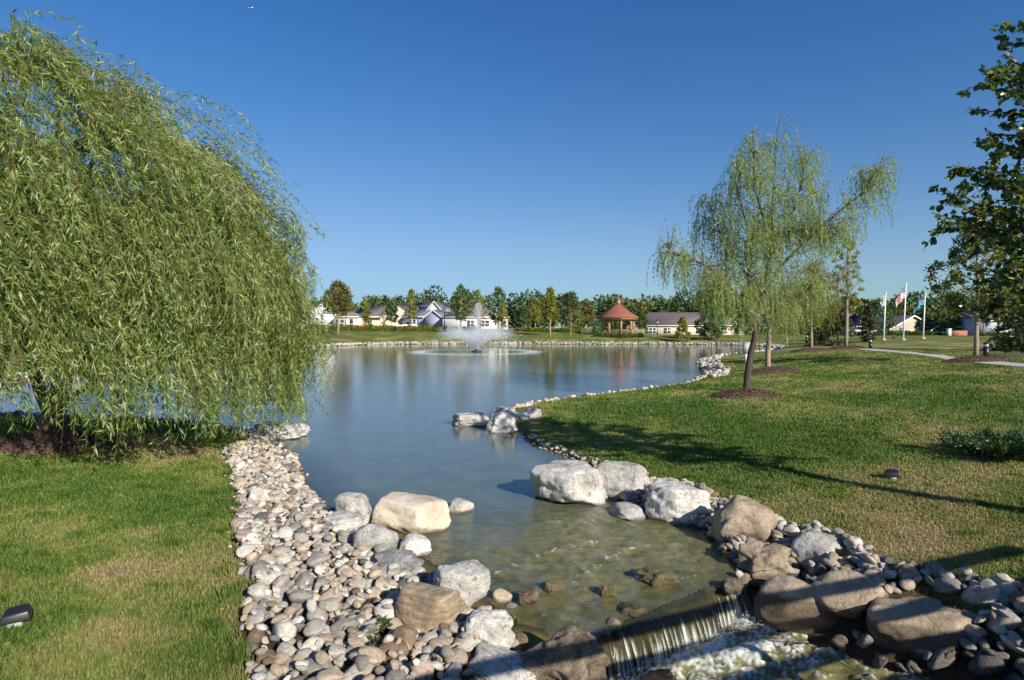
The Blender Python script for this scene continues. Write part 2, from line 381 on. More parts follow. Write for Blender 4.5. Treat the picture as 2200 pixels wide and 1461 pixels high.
# bank polygons (world) where cobbles lie instead of turf
LB_px = [(478,968),(560,935),(630,962),(650,1020),(690,1075),(790,1135),(880,1195),(950,1235),(1040,1300),(1120,1345),(1210,1461),(1180,1640),(560,1640),(532,1461),(520,1360),(545,1290),(515,1200),(505,1150),(512,1080),(505,1030),(495,990)]
RB_px = [(1290,1005),(1380,1010),(1470,1028),(1560,1060),(1640,1085),(1720,1125),(1830,1175),(1960,1225),(2060,1250),(2200,1330),(2300,1380),(2300,1600),(2120,1560),(1900,1410),(1760,1330),(1630,1230),(1590,1180),(1500,1125),(1400,1090),(1300,1060)]
LB = np.array([onz(px, py, .25)[:2] for px, py in LB_px]); RB = np.array([onz(px, py, .35)[:2] for px, py in RB_px])
sLB = sdist(X, Y, LB); sRB = sdist(X, Y, RB)
GRID.update(z=Z, dp=DP, ds=DS, sl=sLB, sr=sRB)
stony = np.maximum(1-smooth01(-.02, .16, sLB), 1-smooth01(-.02, .16, sRB))
stony = np.maximum(stony, 1 - smooth01(.10, .24, DP))
stony = np.maximum(stony, (1 - smooth01(.6, .9, DP))*(Y > 60))
stony = np.maximum(stony, (1 - smooth01(.2, .5, DS))); stony = np.where((DP < 0) | (DS < 0), 1, stony)
def dryness(X, Y):
    d = .38 + .40*vnoise(X, Y, .9, 21, 4) + .18*vnoise(X, Y, 4.5, 22, 3)
    for (px, py, r, a) in [(275,1210,.45,.6),(240,1340,.4,.4),(300,1130,.3,.3),(80,1440,.7,.35),(560,1280,.35,.4),(350,970,.8,.45),(1990,1120,1.1,.5),(2050,920,1.6,.45),(1800,1110,.5,.55),(1900,930,1.5,.2),(1850,860,3,.15),(420,1010,.7,.25)]:
        p = onz(px, py, .6 if px > 1200 else .45); d = d + a*np.exp(-((X-p[0])**2+(Y-p[1])**2)/(r*r))
    d = d - .25*smooth01(9, 14, Y)*(X > 0)*(1-smooth01(16, 24, Y)) - .2*smooth01(60, 80, Y)
    return np.clip(d, 0, 1)
GRID['dry'] = dryness(X, Y)
attr(me, 'stony', stony.ravel()); attr(me, 'dry', GRID['dry'].ravel())

m, nt, out = new_mat('lawn'); b = N(nt, 'ShaderNodeBsdfPrincipled'); v = objco(nt)
aS = N(nt, 'ShaderNodeAttribute', attribute_name='stony').outputs['Fac']; aD = N(nt, 'ShaderNodeAttribute', attribute_name='dry').outputs['Fac']
fn = noise_n(nt, 9, 8, .75, v); fn2 = noise_n(nt, .5, 5, .6, v)
ad = N(nt, 'ShaderNodeMath', operation='MULTIPLY_ADD'); L(nt, fn, ad.inputs[0]); ad.inputs[1].default_value = .9; L(nt, aD, ad.inputs[2])
g = ramp(nt, ad.outputs[0], [(.40, (.09, .125, .025)), (.72, (.16, .18, .045)), (1.0, (.27, .23, .09)), (1.0, (.34, .26, .13))])
soil = ramp(nt, noise_n(nt, 14, 7, .7, v), [(.3, (.045, .032, .02)), (.6, (.12, .085, .05)), (.8, (.20, .15, .10))])
mx = N(nt, 'ShaderNodeMix', data_type='RGBA'); L(nt, aS, mx.inputs[0]); L(nt, g, mx.inputs[6]); L(nt, soil, mx.inputs[7])
L(nt, mx.outputs[2], b.inputs['Base Color']); b.inputs['Roughness'].default_value = 1.0; b.inputs['Specular IOR Level'].default_value = .1
bp = N(nt, 'ShaderNodeBump'); bp.inputs['Strength'].default_value = 1.0; bp.inputs['Distance'].default_value = .05
L(nt, noise_n(nt, 16, 9, .8, v), bp.inputs['Height']); L(nt, bp.outputs[0], b.inputs['Normal']); L(nt, b.outputs[0], out.inputs[0])
setp(link('ground', me, m), kind='structure')

# ------------------------------------------------------------------ water
def spaced(lo, hi, c0, c1, fine, grow):
    a = list(np.arange(c0, c1, fine)); s = fine; x = a[-1]
    while x < hi: s = min(s*grow, 4.0); x += s; a.append(x)
    s = fine; x = a[0]; b_ = []
    while x > lo: s = min(s*grow, 4.0); x -= s; b_.append(x)
    return np.array(b_[::-1] + a)
wx = spaced(-75, 75, -1.8, 3.6, .035, 1.06); wy = spaced(5.0, 104, 5.2, 10.5, .035, 1.05)
WX, WY = np.meshgrid(wx, wy)
gz = look(WX, WY, 'z')
up = (WX-WL[0])*weir_up[0] + (WY-WL[1])*weir_up[1]
rap = (1-smooth01(2.0, 4.2, up))*smooth01(-.2, .4, up)        # lively water above the weir
flow = (WX-WL[0])*weir_dir[0] + (WY-WL[1])*weir_dir[1]
rip = vnoise(flow*1.4, up*.8, 7.0, 31, 4); rip2 = vnoise(WX, WY, 22, 32, 3)
# standing ripples spread out below submerged stones
wz = rap*(.022*rip + .009*rip2) + .0015*rip2*(1-smooth01(8, 14, WY)) - .02*(1-smooth01(0, .35, up))
riff = np.zeros_like(WX)
for pts in ([(1020,1265),(1130,1205),(1250,1170),(1330,1160)], [(1230,1265),(1260,1230),(1330,1190),(1400,1165)], [(1180,1120),(1280,1118),(1370,1130)]):
    Q = catmull([onz(*p)[:2] for p in pts], 6, False)
    dd = np.min([(WX-q[0])**2+(WY-q[1])**2 for q in Q], axis=0)
    riff = np.maximum(riff, np.exp(-dd/(.075**2)))
wz += .022*riff*(.6+.8*rip2)
rip3 = vnoise(WX, WY, 60, 33, 3)
foam = np.clip(riff*(.1+.9*rip2+.9*rip3), 0, 1)*.5
foam = np.maximum(foam, np.clip(rap*(rip3*1.0+rip*.6+rip2*.5-1.15), 0, 1)*.6)
idx = np.arange(WX.size).reshape(WX.shape)
cx = .25*(WX[:-1, :-1]+WX[1:, :-1]+WX[:-1, 1:]+WX[1:, 1:]); cy = .25*(WY[:-1, :-1]+WY[1:, :-1]+WY[:-1, 1:]+WY[1:, 1:])
upc = (cx-WL[0])*weir_up[0] + (cy-WL[1])*weir_up[1]
dpc = look(cx, cy, 'dp')
keep = (dpc < .55*np.maximum(1, cy/20)) & ((upc > .03) | (cx < WL[0]-1.5) ) & ~((look(cx, cy, 'ds') < -.02))
keep &= ~((cx < WL[0]) & (upc < .03))
q = np.stack([idx[:-1, :-1], idx[:-1, 1:], idx[1:, 1:], idx[1:, :-1]], -1)[keep]
used = np.unique(q); remap = np.full(WX.size, -1); remap[used] = np.arange(len(used))
me = np_mesh('pond_water', np.stack([WX, WY, wz], -1).reshape(-1, 3)[used], [remap[q]], True)
attr(me, 'foam', foam.ravel()[used]); attr(me, 'depth', np.clip(-gz, 0, 2).ravel()[used]); attr(me, 'rap', rap.ravel()[used])
def rapmix(nt, f, a, b):
    m_ = N(nt, 'ShaderNodeMix', data_type='RGBA'); L(nt, f, m_.inputs[0]); L(nt, a, m_.inputs[6]); L(nt, b, m_.inputs[7]); return m_.outputs[2]
def water_mat(name, murk, lo=.55, hi=.93, green=None, bump_small=.25, big=False):
    m, nt, out = new_mat(name); v = objco(nt)
    aF = N(nt, 'ShaderNodeAttribute', attribute_name='foam').outputs['Fac']; aD = N(nt, 'ShaderNodeAttribute', attribute_name='depth').outputs['Fac']
    aR = N(nt, 'ShaderNodeAttribute', attribute_name='rap').outputs['Fac']
    n1 = noise_n(nt, 2.2, 4, .6, mapping(nt, v, (1, .55, 1)), .4); n2 = noise_n(nt, 26, 5, .65, mapping(nt, v, (.5, 1.5, 1), (0, 0, .2)), .2)
    a1 = N(nt, 'ShaderNodeMath', operation='MULTIPLY_ADD'); L(nt, n1, a1.inputs[0]); a1.inputs[1].default_value = 2.2; L(nt, n2, a1.inputs[2])
    bp = N(nt, 'ShaderNodeBump'); bp.inputs['Distance'].default_value = .012
    st = N(nt, 'ShaderNodeMapRange'); L(nt, aR, st.inputs[0]); st.inputs[3].default_value = bump_small; st.inputs[4].default_value = 1.0
    L(nt, st.outputs[0], bp.inputs['Strength']); L(nt, a1.outputs[0], bp.inputs['Height'])
    gl = N(nt, 'ShaderNodeBsdfGlossy'); gl.inputs['Roughness'].default_value = .02; gl.inputs[0].default_value = (.92, .95, 1, 1); L(nt, bp.outputs[0], gl.inputs['Normal'])
    tr = N(nt, 'ShaderNodeBsdfTransparent'); tr.inputs[0].default_value = (.70, .72, .50, 1)
    df = N(nt, 'ShaderNodeBsdfDiffuse'); L(nt, bp.outputs[0], df.inputs['Normal'])
    L(nt, rapmix(nt, aR, ramp(nt, noise_n(nt, 1.6, 4, .6, v), [(.35, tuple(c*.85 for c in murk)), (.65, tuple(c*1.1 for c in murk))]), ramp(nt, noise_n(nt, 3.5, 5, .65, v), [(.3, (.10, .11, .03)), (.5, (.20, .19, .07)), (.7, (.27, .25, .11))])), df.inputs[0])
    dm = N(nt, 'ShaderNodeMapRange'); L(nt, aD, dm.inputs[0]); dm.inputs[1].default_value = 0.02; dm.inputs[2].default_value = .45; dm.inputs[3].default_value = lo; dm.inputs[4].default_value = hi
    s1 = N(nt, 'ShaderNodeMixShader'); L(nt, dm.outputs[0], s1.inputs[0]); L(nt, tr.outputs[0], s1.inputs[1]); L(nt, df.outputs[0], s1.inputs[2])
    fr = N(nt, 'ShaderNodeFresnel'); fr.inputs[0].default_value = 1.36; L(nt, bp.outputs[0], fr.inputs['Normal'])
    s2 = N(nt, 'ShaderNodeMixShader'); L(nt, fr.outputs[0], s2.inputs[0]); L(nt, s1.outputs[0], s2.inputs[1]); L(nt, gl.outputs[0], s2.inputs[2])
    fo = N(nt, 'ShaderNodeBsdfPrincipled'); fo.inputs['Base Color'].default_value = (.80, .81, .74, 1); fo.inputs['Roughness'].default_value = .35; L(nt, bp.outputs[0], fo.inputs['Normal'])
    fnn = noise_n(nt, 85, 8, .8, v); fm = N(nt, 'ShaderNodeMath', operation='MULTIPLY_ADD'); L(nt, fnn, fm.inputs[0]); fm.inputs[1].default_value = 1.0
    fs = N(nt, 'ShaderNodeMath', operation='SUBTRACT'); L(nt, aF, fs.inputs[0]); fs.inputs[1].default_value = .62; L(nt, fs.outputs[0], fm.inputs[2])
    fr2 = N(nt, 'ShaderNodeMapRange'); L(nt, fm.outputs[0], fr2.inputs[0]); fr2.inputs[1].default_value = .02; fr2.inputs[2].default_value = .35
    fz = N(nt, 'ShaderNodeMath', operation='GREATER_THAN'); L(nt, aF, fz.inputs[0]); fz.inputs[1].default_value = .02
    fx = N(nt, 'ShaderNodeMath', operation='MULTIPLY'); fr2.inputs[4].default_value = .85; fr2.inputs[2].default_value = .6; L(nt, fr2.outputs[0], fx.inputs[0]); L(nt, fz.outputs[0], fx.inputs[1])
    s3 = N(nt, 'ShaderNodeMixShader'); L(nt, fx.outputs[0], s3.inputs[0]); L(nt, s2.outputs[0], s3.inputs[1]); L(nt, fo.outputs[0], s3.inputs[2])
    L(nt, s3.outputs[0], out.inputs[0]); return m
M_pond = water_mat('pond_surface', (.125, .155, .12), .45, .95, bump_small=.17)
setp(link('pond_water', me, M_pond), kind='structure')
# lower, foaming stream
sx = np.arange(-1.6, 6.6, .035); sy = np.concatenate([np.arange(-14, 3.6, .35), np.arange(3.6, 7.6, .035)])
SX, SY = np.meshgrid(sx, sy); dsx = sdist(SX, SY, STREAM)
upS = -((SX-WL[0])*weir_up[0] + (SY-WL[1])*weir_up[1])
h1 = vnoise(SX, SY, 5.5, 41, 4); h2 = vnoise(SX, SY, 19, 42, 4)
turb = 1 - .2*smooth01(.8, 2.6, upS)
al = (SX-WL[0])*weir_dir[0] + (SY-WL[1])*weir_dir[1]; h3 = vnoise(al*1.5, upS*.8, 46, 43, 3); h2 = vnoise(al*1.3+.3*h1, upS*.75, 17, 42, 4)
sz = -.40 + turb*(.05*h1 + .022*h2 + .008*h3 + .08*np.exp(-((upS-.28)/.16)**2)) - .03*smooth01(0, 3, upS)
fo_ = np.clip(.36*np.exp(-((upS-.25)/.25)**2) + turb*(h1*.34 + h2*.42 + h3*.62) + .13 - .1*smooth01(1.5, 3, upS), 0, 1)
idx = np.arange(SX.size).reshape(SX.shape); keep = (dsx[:-1, :-1] < .25) & (upS[:-1, :-1] > -.02)
q = np.stack([idx[:-1, :-1], idx[:-1, 1:], idx[1:, 1:], idx[1:, :-1]], -1)[keep]
used = np.unique(q); remap = np.full(SX.size, -1); remap[used] = np.arange(len(used))
me = np_mesh('stream_water', np.stack([SX, SY, sz], -1).reshape(-1, 3)[used], [remap[q]], True)
attr(me, 'foam', fo_.ravel()[used]); attr(me, 'depth', np.full(len(used), .35)); attr(me, 'rap', np.ones(len(used)))
M_stream = water_mat('stream_surface', (.12, .11, .05), .5, .85)
setp(link('stream_water', me, M_stream), kind='structure')
# the sheet of water pouring over the weir
ns, ntt = 260, 26; S = np.linspace(-.02, 1.02, ns); T = np.linspace(0, 1, ntt)
SS, TT = np.meshgrid(S, T); wl = np.linalg.norm(WR-WL)
wob = .07*np.sin(SS*8+1) + .05*np.sin(SS*19) + .02*np.sin(SS*47)
off = .08 - TT*.26                               # upstream -> downstream
streak = vnoise(SS*wl, TT*.04, 100, 51, 2); zt = np.where(off > 0, .004 - .016*(1-off/.08), -.012 - 12.0*off*off - .35*(-off))
zt = np.maximum(zt, -.44) + .008*streak*smooth01(.3, .6, TT)
PX = WL[0] + weir_dir[0]*SS*wl + weir_up[0]*(off + wob*.9*smooth01(-.1, .5, TT) + .022*streak); PY = WL[1] + weir_dir[1]*SS*wl + weir_up[1]*(off + wob*.9*smooth01(-.1, .5, TT) + .022*streak)
idx = np.arange(SS.size).reshape(SS.shape)
q = np.stack([idx[:-1, :-1], idx[:-1, 1:], idx[1:, 1:], idx[1:, :-1]], -1).reshape(-1, 4)
me = np_mesh('waterfall', np.stack([PX, PY, zt], -1).reshape(-1, 3), [q[:, ::-1]], True)
attr(me, 'foam', np.clip(smooth01(.5, 1.0, TT)*(.34+.3*streak) + .18*np.clip(streak+.15, 0, 1)*smooth01(.2, .6, TT), 0, 1).ravel()); attr(me, 'depth', np.full(SS.size, .22)); attr(me, 'rap', np.full(SS.size, .35))
M_fall = water_mat('falling_surface', (.085, .10, .055), .12, .42)
setp(link('waterfall', me, M_fall), kind='structure')

# ------------------------------------------------------------------ stones
_ico = {}
def ico(sub):
    if sub not in _ico:
        bm = bmesh.new(); bmesh.ops.create_icosphere(bm, subdivisions=sub, radius=1)
        bm.verts.ensure_lookup_table()
        _ico[sub] = (np.array([v.co[:] for v in bm.verts]), np.array([[v.index for v in f.verts] for f in bm.faces])); bm.free()
    return _ico[sub]
def rock_verts(seed, sub=4, k=14, npl=12, rough=.035, flat=0.0, block=False):
    r = np.random.default_rng(seed); D, Fc = ico(sub)
    nrm = r.normal(size=(npl, 3)); nrm[:, 2] *= 1+flat; nrm /= np.linalg.norm(nrm, axis=1)[:, None]
    dist = r.uniform(.62, .95, npl)
    if block:
        a0 = r.uniform(0, 2*PI); ex = [[math.cos(a0+j*2*PI/5+r.uniform(-.3, .3)), math.sin(a0+j*2*PI/5+r.uniform(-.3, .3)), r.uniform(-.05, .35)] for j in range(5)] + [[r.uniform(-.25, .25), r.uniform(-.3, .1), 1]]
        ex = np.array(ex); ex /= np.linalg.norm(ex, axis=1)[:, None]; nrm = np.vstack([nrm, ex]); dist = np.concatenate([dist, r.uniform(.58, .78, 6)])
    dot = D@nrm.T; rr = dist/np.maximum(dot, .08)
    rr = np.concatenate([rr, np.full((len(D), 1), 1.0)], 1)
    rad = -np.log(np.exp(-k*rr).sum(1))/k
    V = D*rad[:, None]
    if rough:
        o = r.uniform(0, 50, 3)
        nz = np.array([mnoise.fractal(Vector(p*1.7+o), 1.0, 2.1, 5 if sub > 3 else 3) for p in V])
        rg = np.array([abs(mnoise.noise(Vector(p*3.3+o+7))) for p in V]) if sub > 3 else 0
        V = V + D*(nz*rough*2.0 - rg*rough*1.2)[:, None]
    V -= (V.max(0)+V.min(0))/2; V /= (V.max(0)-V.min(0))      # unit box
    return V, Fc
B_INFO = []
def boulder(name, box, mat, label, short, z0=0.0, k=14, npl=12, rough=.035, seed=1, deep=.8, sink=.22, rz=0.0, group=None, sub=5, cat='boulder'):
    x0, y0, x1, y1 = box
    V, Fc = rock_verts(seed, sub, k, npl, rough, 0.0, k > 16)
    c = math.cos(rz); s_ = math.sin(rz)
    V = V@np.array([[c, s_, 0], [-s_, c, 0], [0, 0, 1]]); V -= (V.max(0)+V.min(0))/2; V /= (V.max(0)-V.min(0))
    if z0 > -.3: z0 = max(-.02, float(ground((x0+x1)/2, y1)[2]))
    p = onz((x0+x1)/2, y1, z0); D = p[1]; w = (x1-x0)*D/F; dep = deep*w; h = max(.3*w, (y1-y0)*D/F*.8)
    pos = np.array([p[0], D+dep/2, z0])
    for it in range(24):
        Wv = V*[w, dep, h] + pos + [0, 0, h/2 - h*sink]
        vis = Wv[Wv[:, 2] > z0 - .005]; X_, Y_ = proj(vis); d = pos[1]
        w *= np.clip((x1-x0)/(X_.max()-X_.min()), .9, 1.1); pos[0] += .8*((x0+x1)/2 - (X_.max()+X_.min())/2)*d/F
        h *= np.clip((y1-y0)/(Y_.max()-Y_.min()), .9, 1.1); h = min(max(h, .22*w), 1.25*w); dep = deep*w
        pos[1] += .5*(Y_.max()-y1)*d*d/(F*(EYE-z0))
    h *= 1.06 if z0 > .08 else 1.0
    me = np_mesh(name, V*[w, dep, h], [Fc], True)
    o = link(name, me, RC[mat]); o.location = pos + [0, 0, h/2 - h*sink]
    setp(o, label, cat, group)
    B_INFO.append((short, pos.copy(), w, dep, h, z0)); return o
G1 = 'large boulders along the right bank'; G2 = 'large boulders along the left bank'; G3 = 'boulders at the grassy point'
bl = [
 ((1137,987,1307,1088),'boulder white','broad white mottled boulder standing in the water, leftmost of the right bank row','the broad water boulder',-.02,16,.045,3,.75,G1),
 ((1272,990,1401,1075),'boulder white','white grey boulder with a flat slanting top behind the broad white boulder','the flat topped boulder',.05,22,.03,12,.8,G1),
 ((1385,1025,1530,1130),'boulder white','cream white boulder with a pointed top between the flat slab and the brown boulder','the pointed cream boulder',.0,16,.03,23,.8,G1),
 ((1310,1078,1392,1121),'boulder grey','low flat greenish grey slab at the water edge below the white boulders','the flat greenish slab',-.02,26,.02,24,.9,G1),
 ((1532,1062,1672,1166),'boulder tan','tan brown boulder with a sharp ridge and a dark left face','the ridged tan boulder',.1,28,.02,35,.8,G1),
 ((1578,1155,1712,1247),'boulder tan','craggy pitted tan boulder splashed by the waterfall on its left side','the craggy tan boulder',-.05,12,.075,36,.8,G1),
 ((1698,1140,1818,1226),'boulder white','smooth white egg shaped boulder right of the craggy boulder','the smooth white boulder',.2,9,.02,37,.8,G1),
 ((1740,1224,1902,1322),'boulder tan','smooth rounded tan boulder behind the dark wet one','the rounded tan boulder',.1,9,.02,39,.7,G1),
 ((1620,1235,1822,1364),'boulder brown','long smooth brown boulder with a wet dark left side beside the rapids','the long brown boulder',-.36,9,.02,38,.6,G1),
 ((1855,1280,2112,1422),'boulder tan','largest grey tan boulder with cracks, at the lower right beside the foaming stream','the largest cracked boulder',-.32,16,.045,40,.6,G1),
 ((848,1254,1004,1370),'striped','brown boulder with slanting pale stripes in the cobble bank','the striped boulder',.12,18,.02,50,.75,G2),
 ((927,1206,1054,1309),'boulder white','rounded white boulder right behind the striped boulder','the rounded white boulder',.0,11,.03,51,.8,G2),
 ((993,1312,1108,1401),'boulder white','blotchy white and grey boulder right of the striped boulder','the blotchy white boulder',.08,14,.05,52,.8,G2),
 ((980,1378,1156,1500),'boulder white','big white peaked boulder at the bottom edge, crossed by the railing shadow','the peaked white boulder',.12,20,.04,53,.8,G2),
 ((1118,1342,1312,1510),'grainy','large brown rough block at the bottom centre beside the fall, half in shadow','the large brown block',-.1,24,.06,54,.8,G2),
 ((788,1177,912,1238),'boulder grey','speckled grey boulder with a low flat top left of the small white one','the speckled grey boulder',.1,18,.05,55,.8,G2),
 ((758,1128,857,1192),'boulder grey','smooth rounded blue grey boulder below the large cream boulder','the smooth grey boulder',.1,9,.02,56,.8,G2),
 ((795,1056,970,1150),'cream','largest cream boulder on the left bank leaning over the water','the large cream boulder',.0,14,.02,57,.7,G2),
 ((718,1060,800,1135),'boulder white','upright white boulder directly left of the large cream boulder','the upright white boulder',.06,13,.03,58,.8,G2),
 ((688,1098,782,1148),'boulder white','low white boulder in front of the upright white one','the low white boulder',.12,11,.03,59,.8,G2),
 ((858,1145,928,1197),'boulder white','small angular white boulder at the water between the cream and speckled boulders','the small white boulder',.0,20,.02,60,.8,G2),
 ((962,1069,1019,1106),'pale grey','flat pale grey stone in the water at the right end of the cream boulder','the flat water stone',-.02,18,.02,61,1.0,G2),
 ((528,1049,581,1086),'white','flat white square edged slab lying on the far cobbles by the lawn','the flat white slab',.3,26,.015,62,.8,G2),
 ((1360,1436,1462,1520),'wet brown','dark wet boulder top poking out of the foam at the bottom edge','the wet foam boulder',-.42,12,.04,63,.8,None),
 ((1364,1214,1461,1266),'mossy','brown mossy rock alone in midstream above the fall','the mossy midstream rock',-.03,14,.06,64,.8,'wet rocks in the stream'),
 ((1168,1246,1216,1281),'mossy','small rusty wet rock breaking the surface left of the mossy rock','the small rusty wet rock',-.03,14,.06,65,.8,'wet rocks in the stream'),
 ((1286,1252,1326,1290),'mossy','small wet rock with green weed between the rusty rock and the fall','the small weedy rock',-.03,14,.06,66,.8,'wet rocks in the stream'),
 ((1112,1262,1158,1306),'wet brown','dark pointed wet rock near the left bank','the dark wet rock',-.03,20,.04,67,.8,'wet rocks in the stream'),
 ((1057,1264,1101,1300),'tan','round tan stone at the water edge right of the rounded white boulder','the round tan stone',.0,8,.01,68,.9,None),
 ((840,1346,894,1402),'brown','round smooth brown stone below the striped boulder','the round brown stone',.28,8,.01,69,.8,None),
 ((1452,1326,1512,1368),'wet brown','dark wet stone breaking the surface at the foot of the fall','the wet stone under the fall',-.42,14,.05,80,.8,'wet rocks in the stream'),
 ((1556,1345,1604,1378),'rusty','rusty brown stone in the foam right of the fall foot','the rusty foam stone',-.42,14,.05,81,.8,'wet rocks in the stream'),
 ((1330,1290,1392,1330),'mossy','green weedy stone on the lip of the fall at its left','the weedy lip stone',-.02,14,.05,82,.9,'wet rocks in the stream'),
 ((1545,1240,1598,1276),'grainy','wet brown rock on the lip at the right end of the fall','the right lip rock',-.08,14,.06,84,.8,'wet rocks in the stream'),
 ((1905,1372,1960,1400),'rusty','rusty orange wet stone under the largest cracked boulder','the rusty stone',-.36,10,.02,70,.9,None),
 ((970,885,1058,918),'boulder white','long low white rock in the water, leftmost at the grassy point','the long point rock',-.02,20,.04,71,.7,G3),
 ((1060,873,1112,905),'boulder white','white rock at the back of the grassy point cluster','the back point rock',.02,12,.04,72,.8,G3),
 ((1045,880,1115,932),'boulder white','tall pyramid shaped white rock at the grassy point','the pyramid rock',-.02,14,.05,73,.8,G3),
 ((1098,884,1142,903),'boulder white','low brownish white rock between the pyramid rock and the rightmost rock','the low point rock',.1,12,.04,74,.8,G3),
 ((1126,878,1164,898),'boulder white','rounded white rock rightmost at the grassy point','the end point rock',.15,10,.03,75,.8,G3),
 ((525,905,668,946),'boulder white','long pale pointed rock reaching into the pond under the large willow','the long willow rock',-.02,16,.04,76,.6,None),
 ((655,1013,664,1026),'tan','small round tan stone standing alone in the water off the left bank','the lone stone',-.01,9,.01,77,.9,None),
]
for i, (box, mt, lab, short, z0, k, rough, seed, deep, grp) in enumerate(bl):
    boulder('boulder', box, mt, lab, short, z0, k*1.7, 10, rough*1.5, seed, deep, group=grp, rz=.3*math.sin(i*2.1))
# cobbles: drop stones onto a height map so that they pile up
hs = .03; hx0, hy0 = -8.5, 2.2; HN, HM = int(16.5/hs), int(13.5/hs)
HXs = hx0+hs*np.arange(HN); HYs = hy0+hs*np.arange(HM); HXg, HYg = np.meshgrid(HXs, HYs)
HM_ = look(HXg, HYg, 'z')
blocked = np.zeros_like(HM_, bool)
for (_, p, w, dep, h, z0) in B_INFO:
    blocked |= ((HXg-p[0])/(w*.47))**2 + ((HYg-p[1])/(dep*.47))**2 < 1
SL, SR, DPh, DSh = look(HXg, HYg, 'sl', 'sr', 'dp', 'ds')
protos = [rock_verts(200+i, 3, [10, 14, 20, 30][i % 4], 8, .03) for i in range(14)]
pmesh = [np_mesh('cobble', V, [Fc], True) for V, Fc in protos]
for m_ in pmesh: m_.materials.append(RC['grey'])
colour_names = ['white', 'pale grey', 'grey', 'dark grey', 'tan', 'pink', 'brown']
cands = []       # (x,y,size,region)
def inside_pick(mask, n, r):
    ii = np.argwhere(mask); k = ii[r.integers(0, len(ii), n)]
    return np.stack([HXs[k[:, 1]] + r.uniform(0, hs, n), HYs[k[:, 0]] + r.uniform(0, hs, n)], 1)
r = np.random.default_rng(5)
stones = []
def scatter(mask, sizes, region, fill):
    placed = []
    grid = {}
    for s in sizes:
        for tr in range(12):
            x, y = inside_pick(mask, 1, r)[0]
            gx_, gy_ = int(x/.3), int(y/.3); ok = True
            for a in (-1, 0, 1):
                for b_ in (-1, 0, 1):
                    for (x2, y2, s2) in grid.get((gx_+a, gy_+b_), ()):
                        if (x-x2)**2+(y-y2)**2 < (fill*(s+s2)/2)**2: ok = False; break
                    if not ok: break
                if not ok: break
            if ok: break
        if not ok: continue
        grid.setdefault((gx_, gy_), []).append((x, y, s)); stones.append((x, y, s, region))
mL = (SL < .0) & ~blocked & (DSh > 0) & (HYg > 3.0); mR = ((SR < .0) | ((DSh < 1.1) & (HXg > 1.8) & (DPh > .05))) & ~blocked & (DPh > -.1) & (DSh > -.02) & (HYg > 3.4)
edgeR = (DPh > -.12) & (DPh < .22) & (HXg > 0) & (HYg > 9.5) & (SR > 0) & ~blocked
edgeL = (SL > 0) & (SL < .10) & (DPh > 0) & (HYg > 3.5)
def sizes(n, lo, hi, pw): return np.sort(lo + (hi-lo)*r.uniform(0, 1, n)**pw)[::-1]
scatter(mL, sizes(560, .11, .30, 2.2), 'left bank', .88); scatter(mL, sizes(1300, .06, .14, 1.5), 'left bank', .80)
nb_first = len(stones)
scatter(mR, sizes(520, .12, .32, 1.8), 'right bank', .86); scatter(mR, sizes(900, .07, .16, 1.4), 'right bank', .80)
scatter(edgeR, sizes(130, .06, .18, 1.7), 'right shore', .85); scatter(edgeL, sizes(60, .06, .13, 1.5), 'left bank', 1.2)
scatter(mL, sizes(170, .10, .24, 1.8), 'left bank', 1.0)
# stones on the bed of the shallows
mS = (DPh < -.1) & (HYg < 10) & ~blocked
bed_start = len(stones); scatter(mS, sizes(130, .08, .20, 2), 'stream bed', .9)
mS2 = (DSh < -.25) & (HYg > 4) & (DPh > 0)
scatter(mS2, sizes(22, .12, .26, 1.5), 'stream bed', 1.2)
cob = []
for (x, y, s, reg) in stones:
    asp = (s*r.uniform(.9, 1.2), s*r.uniform(.68, .95), s*r.uniform(.40, .65)); rz = r.uniform(0, 2*PI)
    rr_ = s*.42; i0 = int((y-rr_-hy0)/hs); i1 = int((y+rr_-hy0)/hs)+2; j0 = int((x-rr_-hx0)/hs); j1 = int((x+rr_-hx0)/hs)+2
    i0 = max(i0, 0); j0 = max(j0, 0)
    sub = HM_[i0:i1, j0:j1]
    if sub.size == 0: continue
    e = ((HXg[i0:i1, j0:j1]-x)**2 + (HYg[i0:i1, j0:j1]-y)**2)/(rr_*rr_)
    mk = e < 1
    if not mk.any(): continue
    base = float(np.mean(sub[mk])*.75 + np.max(sub[mk])*.25)
    zc = base + asp[2]*.5*.62
    gyy, gxx = np.gradient(sub) if min(sub.shape) > 1 else (np.zeros(1), np.zeros(1))
    tx = float(np.clip(np.mean(gyy)/hs, -.6, .6)); ty = float(np.clip(-np.mean(gxx)/hs, -.6, .6))
    HM_[i0:i1, j0:j1] = np.where(mk, np.maximum(sub, zc + asp[2]*.5*np.sqrt(np.clip(1-e, 0, 1))), sub)
    if reg == 'stream bed': ci = int(r.choice(7, p=[.05, .08, .15, .1, .32, .05, .25]))
    else: ci = int(r.choice(7, p=[.20, .27, .17, .04, .17, .09, .06]))
    cob.append([x, y, zc, asp, rz, tx + r.uniform(-.25, .25), ty + r.uniform(-.25, .25), ci, reg, int(r.integers(0, len(protos)))])
def showsize(c):
    px, py = proj(np.array(c[:3])); 
    if px < -20 or px > W0+20 or py > H0+20: return 0
    s = c[3][0]/c[1]
    return s*(.15 if c[8] == 'stream bed' else 1)
cob.sort(key=showsize, reverse=True)
from mathutils import Euler, Matrix
grp_names = {'left bank': 'river cobbles on the left bank', 'right bank': 'river cobbles on the right bank', 'right shore': 'pebbles along the grassy right shore', 'stream bed': 'stones on the stream bed'}
SH = ['angular', 'rounded', 'smooth', 'flattish']
restV = []; restF = []; restC = []; nrest = 0
stuffs = {}
